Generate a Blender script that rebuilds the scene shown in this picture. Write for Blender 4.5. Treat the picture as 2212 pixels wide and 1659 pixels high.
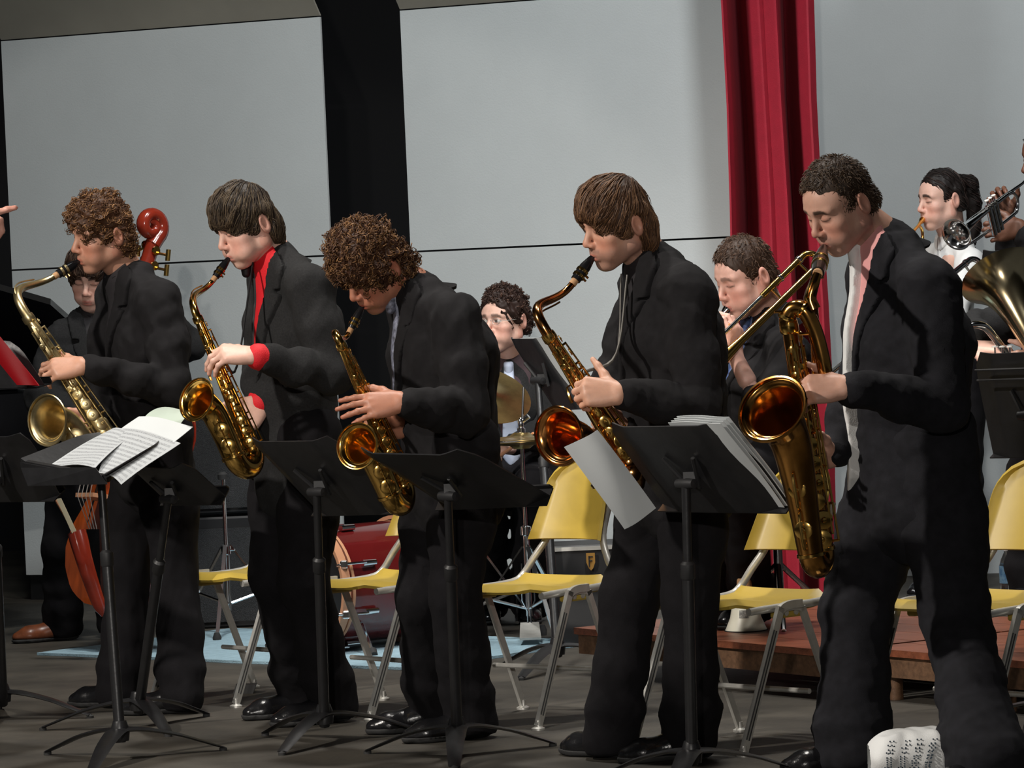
import bpy, bmesh, math, random
import numpy as np
from mathutils import Vector, Matrix

# ------------------------------------------------------------------ clear
for o in list(bpy.data.objects): bpy.data.objects.remove(o)
scene = bpy.context.scene
COL = scene.collection
random.seed(7); np.random.seed(7)

# ------------------------------------------------------------------ camera
F_PX = 8940.0; CAM_H = 1.42; ROLL = 0.044; Y_HOR = 570.0
PITCH = math.atan((829.5 - Y_HOR) / F_PX)
FW = np.array([0, math.cos(PITCH), -math.sin(PITCH)])
R0 = np.array([1.0, 0, 0]); U0 = np.array([0, math.sin(PITCH), math.cos(PITCH)])
CR = math.cos(ROLL) * R0 - math.sin(ROLL) * U0
CU = math.sin(ROLL) * R0 + math.cos(ROLL) * U0
CAM = np.array([0, 0, CAM_H])
cam_data = bpy.data.cameras.new('camera'); cam = bpy.data.objects.new('camera', cam_data)
COL.objects.link(cam)
cam_data.sensor_width = 36.0; cam_data.lens = 36.0 * F_PX / 2212.0
cam_data.clip_start = 0.1; cam_data.clip_end = 200
cam.matrix_world = Matrix(((CR[0], CU[0], -FW[0], CAM[0]), (CR[1], CU[1], -FW[1], CAM[1]),
                           (CR[2], CU[2], -FW[2], CAM[2]), (0, 0, 0, 1)))
scene.camera = cam
# ------------------------------------------------------------------ world, lights, exposure
world = bpy.data.worlds.new('hall'); scene.world = world; world.use_nodes = True
world.node_tree.nodes['Background'].inputs[0].default_value = (0.9, 0.95, 1.0, 1)
world.node_tree.nodes['Background'].inputs[1].default_value = 0.045
vs = scene.view_settings
vs.view_transform = 'Standard'; vs.look = 'None'; vs.gamma = 1.0; vs.use_curve_mapping = False
vs.exposure = 0.0

def spot(name, loc, target, power, size_deg, blend=0.6, radius=0.12, color=(1, .95, .88)):
    l = bpy.data.lights.new(name, 'SPOT'); l.energy = power; l.spot_size = math.radians(size_deg)
    l.spot_blend = blend; l.shadow_soft_size = radius; l.color = color
    o = bpy.data.objects.new(name, l); COL.objects.link(o); o.location = loc
    d = Vector(target) - Vector(loc); o.rotation_euler = d.to_track_quat('-Z', 'Y').to_euler()
    return o
# stage lighting: front-of-house pair far out in the hall, a side spot from the left, overhead border lights
spot('house_spot', (-1.05, -8.0, 3.9), (0.2, 13.5, .75), 2100, 22, .5, .10, (1, .94, .87))
spot('house_spot', (-0.35, -8.0, 3.9), (-1.17, 17.3, .45), 2700, 10.5, .14, .12, (1, .95, .89))  # cone narrowed so its edge stands in for a diagonal wall shadow
spot('side_spot', (-5.6, 8.2, 5.2), (0.4, 12.2, 1.1), 2100, 50, .7, .14, (1, .93, .85))
spot('border_light', (-1.4, 12.6, 6.2), (-0.9, 17.6, 1.6), 380, 80, .9, .3, (.92, .98, 1))
spot('down_light', (-.9, 13.6, 6.6), (-.9, 13.9, 0), 900, 90, .9, .25, (1, .96, .90))
spot('down_light', (1.1, 12.6, 6.6), (1.1, 12.9, 0), 700, 90, .9, .25, (1, .96, .90))
spot('border_light', (1.5, 12.0, 6.2), (2.0, 17.2, 1.2), 900, 80, .9, .3, (.95, .98, 1))
# ------------------------------------------------------------------ pixel helpers (photograph frame 2212 x 1659)
def ray(x, y):
    return FW + (x - 1106) / F_PX * CR - (y - 829.5) / F_PX * CU
def P(x, y, D):
    d = ray(x, y); return CAM + d * (D / d[1])
def G(x, y, z=0.0):
    d = ray(x, y); return CAM + d * ((z - CAM_H) / d[2])
def onplane(x, y, p0, n):
    d = ray(x, y); return CAM + d * (np.dot(np.asarray(p0) - CAM, n) / np.dot(d, n))
def V(*a): return np.array(a, float)
def nrm(v): v = np.asarray(v, float); return v / np.linalg.norm(v)

# ------------------------------------------------------------------ materials
MATS = {}
def mat(name, color, rough=.5, metal=0.0, var=0.0, scale=8.0, bump=0.0, bscale=60.0, sss=0.0, attr=None,
        coat=0.0, color2=None, spec=None, sheen=0.0, stretch=None):
    if name in MATS: return MATS[name]
    m = bpy.data.materials.new(name); m.use_nodes = True
    nt = m.node_tree; b = nt.nodes['Principled BSDF']
    b.inputs['Roughness'].default_value = rough; b.inputs['Metallic'].default_value = metal
    b.inputs['Base Color'].default_value = (*color, 1)
    if spec is not None: b.inputs['Specular IOR Level'].default_value = spec
    if coat: b.inputs['Coat Weight'].default_value = coat; b.inputs['Coat Roughness'].default_value = .1
    if sheen: b.inputs['Sheen Weight'].default_value = sheen; b.inputs['Sheen Roughness'].default_value = .5
    if sss:
        b.inputs['Subsurface Weight'].default_value = sss
        b.inputs['Subsurface Radius'].default_value = (.010, .004, .002); b.inputs['Subsurface Scale'].default_value = 1.0
    tc = nt.nodes.new('ShaderNodeTexCoord')
    src = tc.outputs['Object']
    if stretch:
        mp = nt.nodes.new('ShaderNodeMapping'); mp.inputs['Scale'].default_value = stretch
        nt.links.new(src, mp.inputs[0]); src = mp.outputs[0]
    if attr:
        a = nt.nodes.new('ShaderNodeVertexColor'); a.layer_name = attr
        base = a.outputs['Color']; nt.links.new(base, b.inputs['Base Color'])
    else: base = None
    if var > 0:
        n = nt.nodes.new('ShaderNodeTexNoise'); n.inputs['Scale'].default_value = scale
        n.inputs['Detail'].default_value = 5; n.inputs['Roughness'].default_value = .6
        nt.links.new(src, n.inputs['Vector'])
        r = nt.nodes.new('ShaderNodeMapRange'); r.inputs[1].default_value = .3; r.inputs[2].default_value = .7
        nt.links.new(n.outputs[0], r.inputs[0])
        mx = nt.nodes.new('ShaderNodeMix'); mx.data_type = 'RGBA'
        nt.links.new(r.outputs[0], mx.inputs['Factor'])
        if base is None:
            c2 = color2 if color2 else tuple(min(1, c * (1 + var)) for c in color)
            c1 = color if color2 else tuple(c * (1 - var) for c in color)
            mx.inputs['A'].default_value = (*c1, 1); mx.inputs['B'].default_value = (*c2, 1)
            nt.links.new(mx.outputs['Result'], b.inputs['Base Color'])
        else:
            mx.blend_type = 'MULTIPLY'; mx.inputs['Factor'].default_value = 1.0
            for l in list(nt.links):
                if l.to_socket == mx.inputs['Factor']: nt.links.remove(l)
            r.inputs[3].default_value = 1 - var; r.inputs[4].default_value = 1 + var * .3
            cb = nt.nodes.new('ShaderNodeCombineColor')
            for i in range(3): nt.links.new(r.outputs[0], cb.inputs[i])
            nt.links.new(base, mx.inputs['A']); nt.links.new(cb.outputs[0], mx.inputs['B'])
            nt.links.new(mx.outputs['Result'], b.inputs['Base Color'])
    if bump > 0:
        n2 = nt.nodes.new('ShaderNodeTexNoise'); n2.inputs['Scale'].default_value = bscale; n2.inputs['Detail'].default_value = 4
        nt.links.new(src, n2.inputs['Vector'])
        bp = nt.nodes.new('ShaderNodeBump'); bp.inputs['Strength'].default_value = bump; bp.inputs['Distance'].default_value = .01
        nt.links.new(n2.outputs[0], bp.inputs['Height']); nt.links.new(bp.outputs[0], b.inputs['Normal'])
    MATS[name] = m
    return m
wall_m = mat('shell_panel_paint', (.535, .568, .568), .75, var=.05, scale=1.5, bump=.08, bscale=140)
canopy_m = mat('canopy_shaded_tone', (.36, .345, .29), .8, var=.06, scale=3)  # darker than the panels: shade of the downward tilt put into the colour
black_cloth = mat('black_drape', (.006, .006, .007), .95, bump=.1)
red_cloth = mat('red_velvet', (.30, .006, .022), .75, var=.08, scale=20, bump=.15, bscale=300)
floor_m = mat('stage_floor', (.030, .0265, .021), .62, var=.35, scale=3.5, bump=.25, bscale=25, color2=(.068, .060, .047))
rug_m = mat('rug', (.27, .40, .47), .95, var=.12, scale=30, bump=.5, bscale=220)
yellow_m = mat('yellow_plastic', (.47, .33, .052), .42, var=.06, scale=12)
steel_m = mat('brushed_steel', (.62, .61, .57), .38, .6, var=.1, scale=30)
chrome_m = mat('chrome', (.85, .86, .88), .12, 1.0)
black_metal = mat('black_enamel', (.012, .012, .013), .36, var=.2, scale=20, bump=.05)
black_plastic = mat('black_plastic', (.014, .014, .015), .5)
rubber_m = mat('rubber', (.02, .02, .02), .8)
paper_m = mat('paper', (.52, .545, .55), .8, var=.03, scale=6)
wood_red = mat('riser_wood', (.20, .062, .030), .38, var=.4, scale=5, bump=.15, bscale=40, stretch=(1, 8, 8))
wood_brown = mat('riser_frame', (.16, .085, .045), .6, var=.35, scale=7, bump=.2, stretch=(1, 9, 9))
brass_m = mat('lacquered_brass', (.78, .48, .13), .16, 1.0, var=.22, scale=14)
brass_old = mat('aged_brass', (.66, .53, .28), .34, 1.0, var=.3, scale=16)
brass_dark = mat('dark_lacquer_brass', (.55, .27, .07), .17, 1.0, var=.3, scale=12)
copper_m = mat('copper_brass', (.72, .32, .10), .15, 1.0, var=.25, scale=14)
pale_brass = mat('pale_brass', (.80, .66, .40), .16, 1.0, var=.2, scale=10)
silver_m = mat('silver_plate', (.86, .86, .86), .12, 1.0)
ebonite_m = mat('ebonite', (.008, .008, .009), .22)
cork_m = mat('cork', (.48, .27, .13), .8)
pearl_m = mat('pearl', (.75, .73, .68), .25)
bass_wood = mat('orange_varnish', (.50, .085, .012), .22, var=.25, scale=5, coat=.5, stretch=(6, 6, 1))
bass_dark = mat('red_varnish', (.22, .022, .010), .2, var=.3, scale=7, coat=.5)
drum_red = mat('drum_lacquer', (.10, .008, .008), .12, coat=.7, var=.2, scale=3)
hoop_m = mat('hoop_wood', (.55, .27, .15), .35)
skin_m = mat('skin', (.7, .45, .36), .5, attr='Col', sss=.12, var=.08, scale=60, bump=.04, bscale=250)
hair_m = mat('hair', (.1, .05, .02), .58, attr='Col', spec=.35)
suit_m = mat('black_suit', (.0085, .0078, .0088), .9, var=.3, scale=25, bump=.35, bscale=900, spec=.25)
suit_grey = mat('charcoal_suit', (.017, .017, .0175), .92, var=.3, scale=180, bump=.35, bscale=900, spec=.25)
suit_navy = mat('navy_charcoal_suit', (.0125, .0125, .0158), .9, var=.3, scale=25, bump=.35, bscale=900, spec=.25)
strap_m = mat('grey_strap', (.22, .21, .19), .7)
trouser_m = mat('black_trousers', (.0058, .0052, .0064), .9, var=.25, scale=22, bump=.3, bscale=800, spec=.2)
shoe_m = mat('black_leather', (.008, .008, .009), .22, bump=.1, bscale=120)
shoe_brown = mat('brown_leather', (.17, .05, .02), .35, var=.3, scale=30)
shirt_black = mat('black_shirt', (.012, .010, .012), .75, bump=.2, bscale=400)
shirt_red = mat('red_shirt', (.62, .006, .014), .7, bump=.2, bscale=300)
shirt_pink = mat('pink_shirt', (.78, .36, .35), .7, bump=.15, bscale=300)
shirt_maroon = mat('maroon_shirt', (.030, .010, .014), .7, bump=.2, bscale=300)
white_cloth = mat('white_cloth', (.80, .81, .80), .7, bump=.15, bscale=300)
tie_blue = mat('light_blue_tie', (.50, .56, .70), .5)
tie_black = mat('black_tie', (.006, .006, .007), .6)
tie_pattern = mat('patterned_tie', (.012, .012, .018), .5, var=1, scale=70, color2=(.30, .32, .42))

# ------------------------------------------------------------------ object helpers
def link(name, me, material=None, parent=None):
    o = bpy.data.objects.new(name, me); COL.objects.link(o)
    if material is not None and me is not None and not me.materials: me.materials.append(material)
    if parent is not None: o.parent = parent
    return o
def tag(o, label, cat, group=None):
    o['label'] = label; o['category'] = cat
    if group: o['group'] = group
    return o
def empty(name, loc=(0, 0, 0), rz=0.0):
    o = bpy.data.objects.new(name, None); COL.objects.link(o); o.empty_display_size = .1
    o.location = loc; o.rotation_euler = (0, 0, rz); return o
def struct(o): o['kind'] = 'structure'; return o
def local(parent, pts):
    """world points -> parent's frame (parents here carry a location and z rotation only)"""
    M = (Matrix.Translation(parent.location) @ parent.rotation_euler.to_matrix().to_4x4()).inverted()
    M = np.array(M); pts = np.asarray(pts, float)
    return pts @ M[:3, :3].T + M[:3, 3]
class MB:
    def __init__(s): s.v = []; s.f = []
    def add(s, v, f):
        n = len(s.v); s.v += [tuple(map(float, p)) for p in v]; s.f += [tuple(i + n for i in q) for q in f]; return s
    def box(s, c, size, R=None, bev=0.0):
        h = np.asarray(size, float) / 2; c = np.asarray(c, float)
        if bev > 0: # chamfered box via 24 verts hull-like: octagonal prisms on all axes
            bm = bmesh.new(); bmesh.ops.create_cube(bm, size=1.0)
            for v in bm.verts: v.co = Vector((v.co.x * size[0], v.co.y * size[1], v.co.z * size[2]))
            bmesh.ops.bevel(bm, geom=bm.edges[:], offset=bev, segments=1, affect='EDGES')
            vv = np.array([v.co[:] for v in bm.verts]); bm.verts.index_update()
            ff = [[v.index for v in f.verts] for f in bm.faces]; bm.free()
        else:
            vv = np.array([[x, y, z] for x in (-1, 1) for y in (-1, 1) for z in (-1, 1)]) * h
            ff = [(0, 1, 3, 2), (4, 6, 7, 5), (0, 4, 5, 1), (2, 3, 7, 6), (0, 2, 6, 4), (1, 5, 7, 3)]
        if R is not None: vv = vv @ np.asarray(R).T
        return s.add(vv + c, ff)
    def tube(s, pts, rad, n=10, cap=True, up=None, flat=None):
        pts = np.asarray(pts, float); m = len(pts)
        rad = np.full(m, rad, float) if np.isscalar(rad) else np.asarray(rad, float)
        T = np.gradient(pts, axis=0); T /= np.linalg.norm(T, axis=1)[:, None] + 1e-12
        u = np.asarray(up, float) if up is not None else (V(0, 0, 1) if abs(T[0][2]) < .9 else V(1, 0, 0))
        vs_ = []
        for i in range(m):
            u = u - T[i] * np.dot(u, T[i]); u = u / (np.linalg.norm(u) + 1e-12); w = np.cross(T[i], u)
            for k in range(n):
                a = 2 * math.pi * (k + .5) / n
                fu, fw_ = (1, 1) if flat is None else flat
                vs_.append(pts[i] + rad[i] * (math.cos(a) * u * fu + math.sin(a) * w * fw_))
        f = []
        for i in range(m - 1):
            for k in range(n):
                k2 = (k + 1) % n
                f.append((i * n + k, i * n + k2, (i + 1) * n + k2, (i + 1) * n + k))
        if cap: f.append(tuple(range(n - 1, -1, -1))); f.append(tuple((m - 1) * n + k for k in range(n)))
        return s.add(vs_, f)
    def lathe(s, prof, o=(0, 0, 0), axis=(0, 0, 1), n=24, close=False):
        """prof = [(r, h)...] along axis"""
        a = nrm(axis); u = nrm(np.cross(a, V(1, 0, 0) if abs(a[0]) < .9 else V(0, 1, 0))); w = np.cross(a, u)
        vv = []; o = np.asarray(o, float)
        for r, h in prof:
            for k in range(n):
                t = 2 * math.pi * k / n
                vv.append(o + a * h + r * (math.cos(t) * u + math.sin(t) * w))
        m = len(prof); f = []
        for i in range(m - 1 + (1 if close else 0)):
            j = (i + 1) % m
            for k in range(n):
                k2 = (k + 1) % n; f.append((i * n + k, i * n + k2, j * n + k2, j * n + k))
        if not close:
            if prof[0][0] > 1e-6: f.append(tuple(range(n - 1, -1, -1)))
            if prof[-1][0] > 1e-6: f.append(tuple((m - 1) * n + k for k in range(n)))
        return s.add(vv, f)
    def prism(s, poly, thick_vec):
        """closed planar polygon (3D points) extruded by a vector"""
        poly = np.asarray(poly, float); t = np.asarray(thick_vec, float); n = len(poly)
        f = [tuple(range(n - 1, -1, -1)), tuple(range(n, 2 * n))]
        f += [(i, (i + 1) % n, (i + 1) % n + n, i + n) for i in range(n)]
        return s.add(np.vstack([poly, poly + t]), f)
    def sheet(s, grid, thick):
        """grid (m,n,3) surface thickened along its normals"""
        g = np.asarray(grid, float); m, n, _ = g.shape
        du = np.gradient(g, axis=0); dv = np.gradient(g, axis=1)
        nn = np.cross(du, dv); nn /= np.linalg.norm(nn, axis=2)[..., None] + 1e-12
        top = (g + nn * thick / 2).reshape(-1, 3); bot = (g - nn * thick / 2).reshape(-1, 3); N = m * n
        f = []
        for i in range(m - 1):
            for j in range(n - 1):
                a, b, c, d = i * n + j, i * n + j + 1, (i + 1) * n + j + 1, (i + 1) * n + j
                f.append((a, d, c, b)); f.append((a + N, b + N, c + N, d + N))
        bd = [(0, j) for j in range(n)] + [(i, n - 1) for i in range(1, m)] + [(m - 1, j) for j in range(n - 2, -1, -1)] + [(i, 0) for i in range(m - 2, 0, -1)]
        idx = [i * n + j for i, j in bd]
        for a, b in zip(idx, idx[1:] + idx[:1]): f.append((a, b, b + N, a + N))
        return s.add(np.vstack([top, bot]), f)
    def mesh(s, name, smooth=False, parent=None):
        v = s.v if parent is None else local(parent, s.v)
        me = bpy.data.meshes.new(name); me.from_pydata([tuple(p) for p in v], [], s.f); me.validate(); me.update()
        bm = bmesh.new(); bm.from_mesh(me); bmesh.ops.recalc_face_normals(bm, faces=bm.faces[:]); bm.to_mesh(me); bm.free()
        if smooth:
            me.shade_smooth()
            try: me.set_sharp_from_angle(angle=math.radians(40))
            except Exception: pass
        return me
    def build(s, name, material, parent=None, smooth=True, world=True):
        """world=True: vertices given in world coordinates; they are converted to the parent's frame"""
        me = s.mesh(name, smooth, parent if world else None)
        return link(name, me, material, parent)
def bez(p0, p1, p2, p3, n=12):
    t = np.linspace(0, 1, n)[:, None]
    return (1 - t)**3 * p0 + 3 * (1 - t)**2 * t * p1 + 3 * (1 - t) * t**2 * p2 + t**3 * p3
def catmull(pts, n=6):
    pts = np.asarray(pts, float); q = np.vstack([2 * pts[0] - pts[1], pts, 2 * pts[-1] - pts[-2]]); out = []
    for i in range(1, len(q) - 2):
        for t in np.linspace(0, 1, n, endpoint=False):
            out.append(.5 * ((2 * q[i]) + (-q[i-1] + q[i+1]) * t + (2*q[i-1] - 5*q[i] + 4*q[i+1] - q[i+2]) * t*t + (-q[i-1] + 3*q[i] - 3*q[i+1] + q[i+2]) * t**3))
    out.append(pts[-1]); return np.array(out)
def copy_tree(o, parent=None):
    c = o.copy(); COL.objects.link(c)
    if parent is not None: c.parent = parent
    for ch in list(o.children): copy_tree(ch, c)
    return c

# ================================================================== THE SETTING
m = MB(); m.box((0, 12.5, -.15), (26, 24, .3)); struct(m.build('floor', floor_m, smooth=False))
WP = V(-2.16, 18.6, 0); WT = nrm(V(3.0, -1.55, 0)); WN = V(WT[1], -WT[0], 0)   # back shell line; WN points to the audience
def wallpt(x, y): return onplane(x, y, WP, WN)
m = MB(); m.box((0, 22.2, 3.5), (26, .1, 7)); struct(m.build('wall_back', black_cloth, smooth=False))
m = MB(); m.box((0, 12.6, 7.05), (26, 24, .1)); struct(m.build('ceiling', black_cloth, smooth=False))
def shell(name, xl, xr, top, seam):
    """an acoustic shell tower: lower panel, upper panel, canted canopy"""
    l = wallpt(*xl); r = wallpt(*xr); l[2] = r[2] = 0
    root = empty(name, tuple(l)); struct(root)
    dz = V(0, 0, 1); g = .004; th = -WN * .012
    for nm, z0, z1 in (('panel', 0.115, seam - g), ('panel', seam + g, top)):
        MB().prism([l + dz * z0, r + dz * z0, r + dz * z1, l + dz * z1], th).build(nm, wall_m, root, smooth=False)
    MB().prism([l - WN * .03, r - WN * .03, r - WN * .03 + dz * .118, l - WN * .03 + dz * .118], th).build('base', black_metal, root, smooth=False)
    up = nrm(WN * .62 + dz * .78)
    c0, c1 = l + dz * (top + .006), r + dz * (top + .006)
    MB().prism([c0, c1, c1 + up * 1.5, c0 + up * 1.5], th).build('canopy', canopy_m, root, smooth=False)
    return root
zt = wallpt(345, 63)[2]; zs = wallpt(1235, 528)[2]
print('shell top', zt, 'seam', zs, wallpt(2, 88)[2], wallpt(690, 40)[2], wallpt(862, 22)[2], wallpt(1100, 1)[2], wallpt(25, 602)[2])
shell('wall_shell_left', (14, 340), (703, 300), zt, zs)
shell('wall_shell_centre', (876, 300), (1640, 300), zt, zs)
m = MB()
a = P(1700, 500, 17.9); b = P(2600, 500, 17.6); a[2] = b[2] = 0
m.prism([a, b, b + V(0, 0, 4.6), a + V(0, 0, 4.6)], V(0, .05, 0)); struct(m.build('wall_right', wall_m, smooth=False))
# red curtain with hanging folds
def curtain(name, x0, x1, D, z1, material):
    p0 = P(x0, 480, D); p1 = P(x1, 480, D); n = 110; pts = []
    for i in range(n):
        t = i / (n - 1); x = p0[0] + (p1[0] - p0[0]) * t
        # broad folds: dark left return, bright double fold, dark valley, bright edge
        prof = np.interp(t, [0, .05, .24, .28, .33, .42, .47, .60, .64, .76, .80, .84, .93, 1.0],
                         [-.04, .0, .46, .40, .04, .00, .02, -.04, .02, .52, .44, .06, .0, .03])
        pts.append((x, prof))
    rows = []
    for z in np.linspace(0.02, z1, 14):
        rows.append([V(x + .012 * math.sin(3 * z + 9 * x) * (z1 - z) / z1, D + pr * (1 + .10 * math.sin(1.7 * z)), z) for x, pr in pts])
    m = MB(); m.sheet(np.array(rows), .008); return m.build(name, material)
tag(curtain('stage_curtain', 1577, 1779, 16.45, 5.2, red_cloth), 'red velvet stage curtain hanging in folds behind the trombone player', 'curtain')

# rug
rc = [G(80, 1416), G(885, 1449), G(1300, 1389), G(560, 1352)]
rc[3] = rc[0] + rc[2] - rc[1]
m = MB(); gr = []
for i in np.linspace(0, 1, 12):
    gr.append([rc[0] * (1 - i) * (1 - j) + rc[1] * i * (1 - j) + rc[2] * i * j + rc[3] * (1 - i) * j + V(0, 0, .006) + V(.01 * math.sin(20 * i), .01 * math.sin(17 * j + 3 * i), 0) for j in np.linspace(0, 1, 12)])
m.sheet(np.array(gr), .010)
tag(m.build('rug', rug_m), 'pale blue rug lying under the drum kit', 'rug')
# ================================================================== CHAIRS
FACE = nrm(V(-.75, -.66, 0)); RZ_CH = math.atan2(-FACE[0], FACE[1])
def make_chair():
    root = empty('folding_chair')
    rows = []
    for v in np.linspace(0, 1, 15):           # v: rear -> front
        y = -.20 + .41 * v
        z = .412 + .026 * v - .014 * math.sin(math.pi * min(1, v * 1.1)) 
        lipf = .026 * ((v - .86) / .14) ** 2 if v > .86 else 0
        if v > .86: y -= .010 * ((v - .86) / .14) ** 2
        if v < .12: z += .02 * ((.12 - v) / .12) ** 2
        hw = (.205 - .02 * (1 - v)) * (1 - .05 * max(0, (v - .8) / .2) ** 2)
        row = []
        for u in np.linspace(-1, 1, 15):
            lips = .022 * ((abs(u) - .88) / .12) ** 2 if abs(u) > .88 else 0
            zz = z + .008 * abs(u) ** 4 - max(lipf, lips)
            row.append(V(u * hw, y, zz))
        rows.append(row)
    MB().sheet(np.array(rows), .010).build('seat', yellow_m, root, world=False)
    rows = []
    for t in np.linspace(0, 1, 13):           # backrest bottom -> top with rounded shoulders
        z = .545 + .250 * t
        hw = (.150 - .036 * t) if t < .50 else .132 * math.sqrt(max(.03, 1 - ((t - .50) / .52) ** 2.6))
        row = []
        for u in np.linspace(-1, 1, 17):
            x = u * hw
            row.append(V(x, -.222 - .030 * (1 - (x / .150) ** 2) - .10 * t + (.016 if abs(u) > .93 else 0), z))
        rows.append(row)
    MB().sheet(np.array(rows), .010).build('backrest', yellow_m, root, world=False)
    for s in (-1, 1):
        p = catmull([V(s * .108, -.322, .68), V(s * .114, -.268, .56), V(s * .155, -.238, .485), V(s * .194, -.226, .432), V(s * .20, -.175, .410), V(s * .20, 0, .405), V(s * .20, .13, .402)], 5)
        MB().tube(p, .0115, 10).build('back_post', steel_m, root, world=False)
        x = s * .228
        p = catmull([V(x, -.055, .413), V(x, .0, .412), V(x, .030, .400), V(x, .045, .372), V(x, .20, .012)], 5)
        MB().tube(p, .0165, 4, up=V(1, 0, 0), flat=(.6, 1)).build('front_leg', steel_m, root, world=False)
        g = MB(); n_ = nrm(V(0, .36, .155))
        for k in (-1, 1):
            g.tube([V(x - .009, .062, .345) + n_ * k * .005, V(x - .009, .190, .045) + n_ * k * .005], .0018, 5)
        g.build('leg_groove', rubber_m, root, world=False)
        x2 = s * .216
        p = catmull([V(x2, .0, .404), V(x2, -.045, .404), V(x2, -.070, .394), V(x2, -.082, .366), V(x2, -.222, .012)], 5)
        MB().tube(p, .0145, 4, up=V(1, 0, 0), flat=(.6, 1)).build('rear_leg', steel_m, root, world=False)
        MB().lathe([(.0, .0), (.021, .0), (.021, .006), (.010, .012), (.009, .03)], (x, .20, 0), n=14).build('foot_glide', steel_m, root, world=False)
        MB().lathe([(.0, .0), (.021, .0), (.021, .006), (.010, .012), (.009, .03)], (x2, -.222, 0), n=14).build('foot_glide', steel_m, root, world=False)
        MB().box((s * .19, -.03, .388), (.035, .10, .030), bev=.005).build('bracket', yellow_m, root, world=False, smooth=False)
        MB().lathe([(0, 0), (.009, 0), (.009, .004), (0, .005)], (s * .209, -.05, .388), (s, 0, 0), n=10).build('bolt', steel_m, root, world=False)
        MB().lathe([(0, 0), (.009, 0), (.009, .004), (0, .005)], (s * .209, -.01, .388), (s, 0, 0), n=10).build('bolt', steel_m, root, world=False)
    MB().tube([V(-.212, -.09, .155), V(.212, -.09, .155)], .008, 8).build('cross_bar', steel_m, root, world=False)
    return root
chair = make_chair()
chair_spec = [((1607, 1634), 'yellow folding chair behind the knees of the saxophonist with the amber tenor saxophone'),
              ((1163, 1577), 'yellow folding chair with a round shadow on its backrest'),
              ((800, 1557), 'yellow folding chair in front of the red bass drum'),
              ((510, 1528), 'yellow folding chair farthest left, only its seat and legs showing'),
              ((2124, 1650), 'yellow folding chair at the right edge beside the water bottle')]
cR = np.array(Matrix.Rotation(RZ_CH, 3, 'Z'))
chairs = []
for i, (bpx, lab) in enumerate(chair_spec):
    o = chair if i == 0 else copy_tree(chair)
    rz_ = RZ_CH + (0, .11, .0, .0, 0)[i]; cR = np.array(Matrix.Rotation(rz_, 3, 'Z'))
    loc = G(*bpx) - cR @ V(-.228, .20, 0)
    o.location = tuple(loc); o.rotation_euler = (0, 0, rz_)
    tag(o, lab, 'chair', 'yellow folding chairs'); chairs.append(loc)

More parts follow.
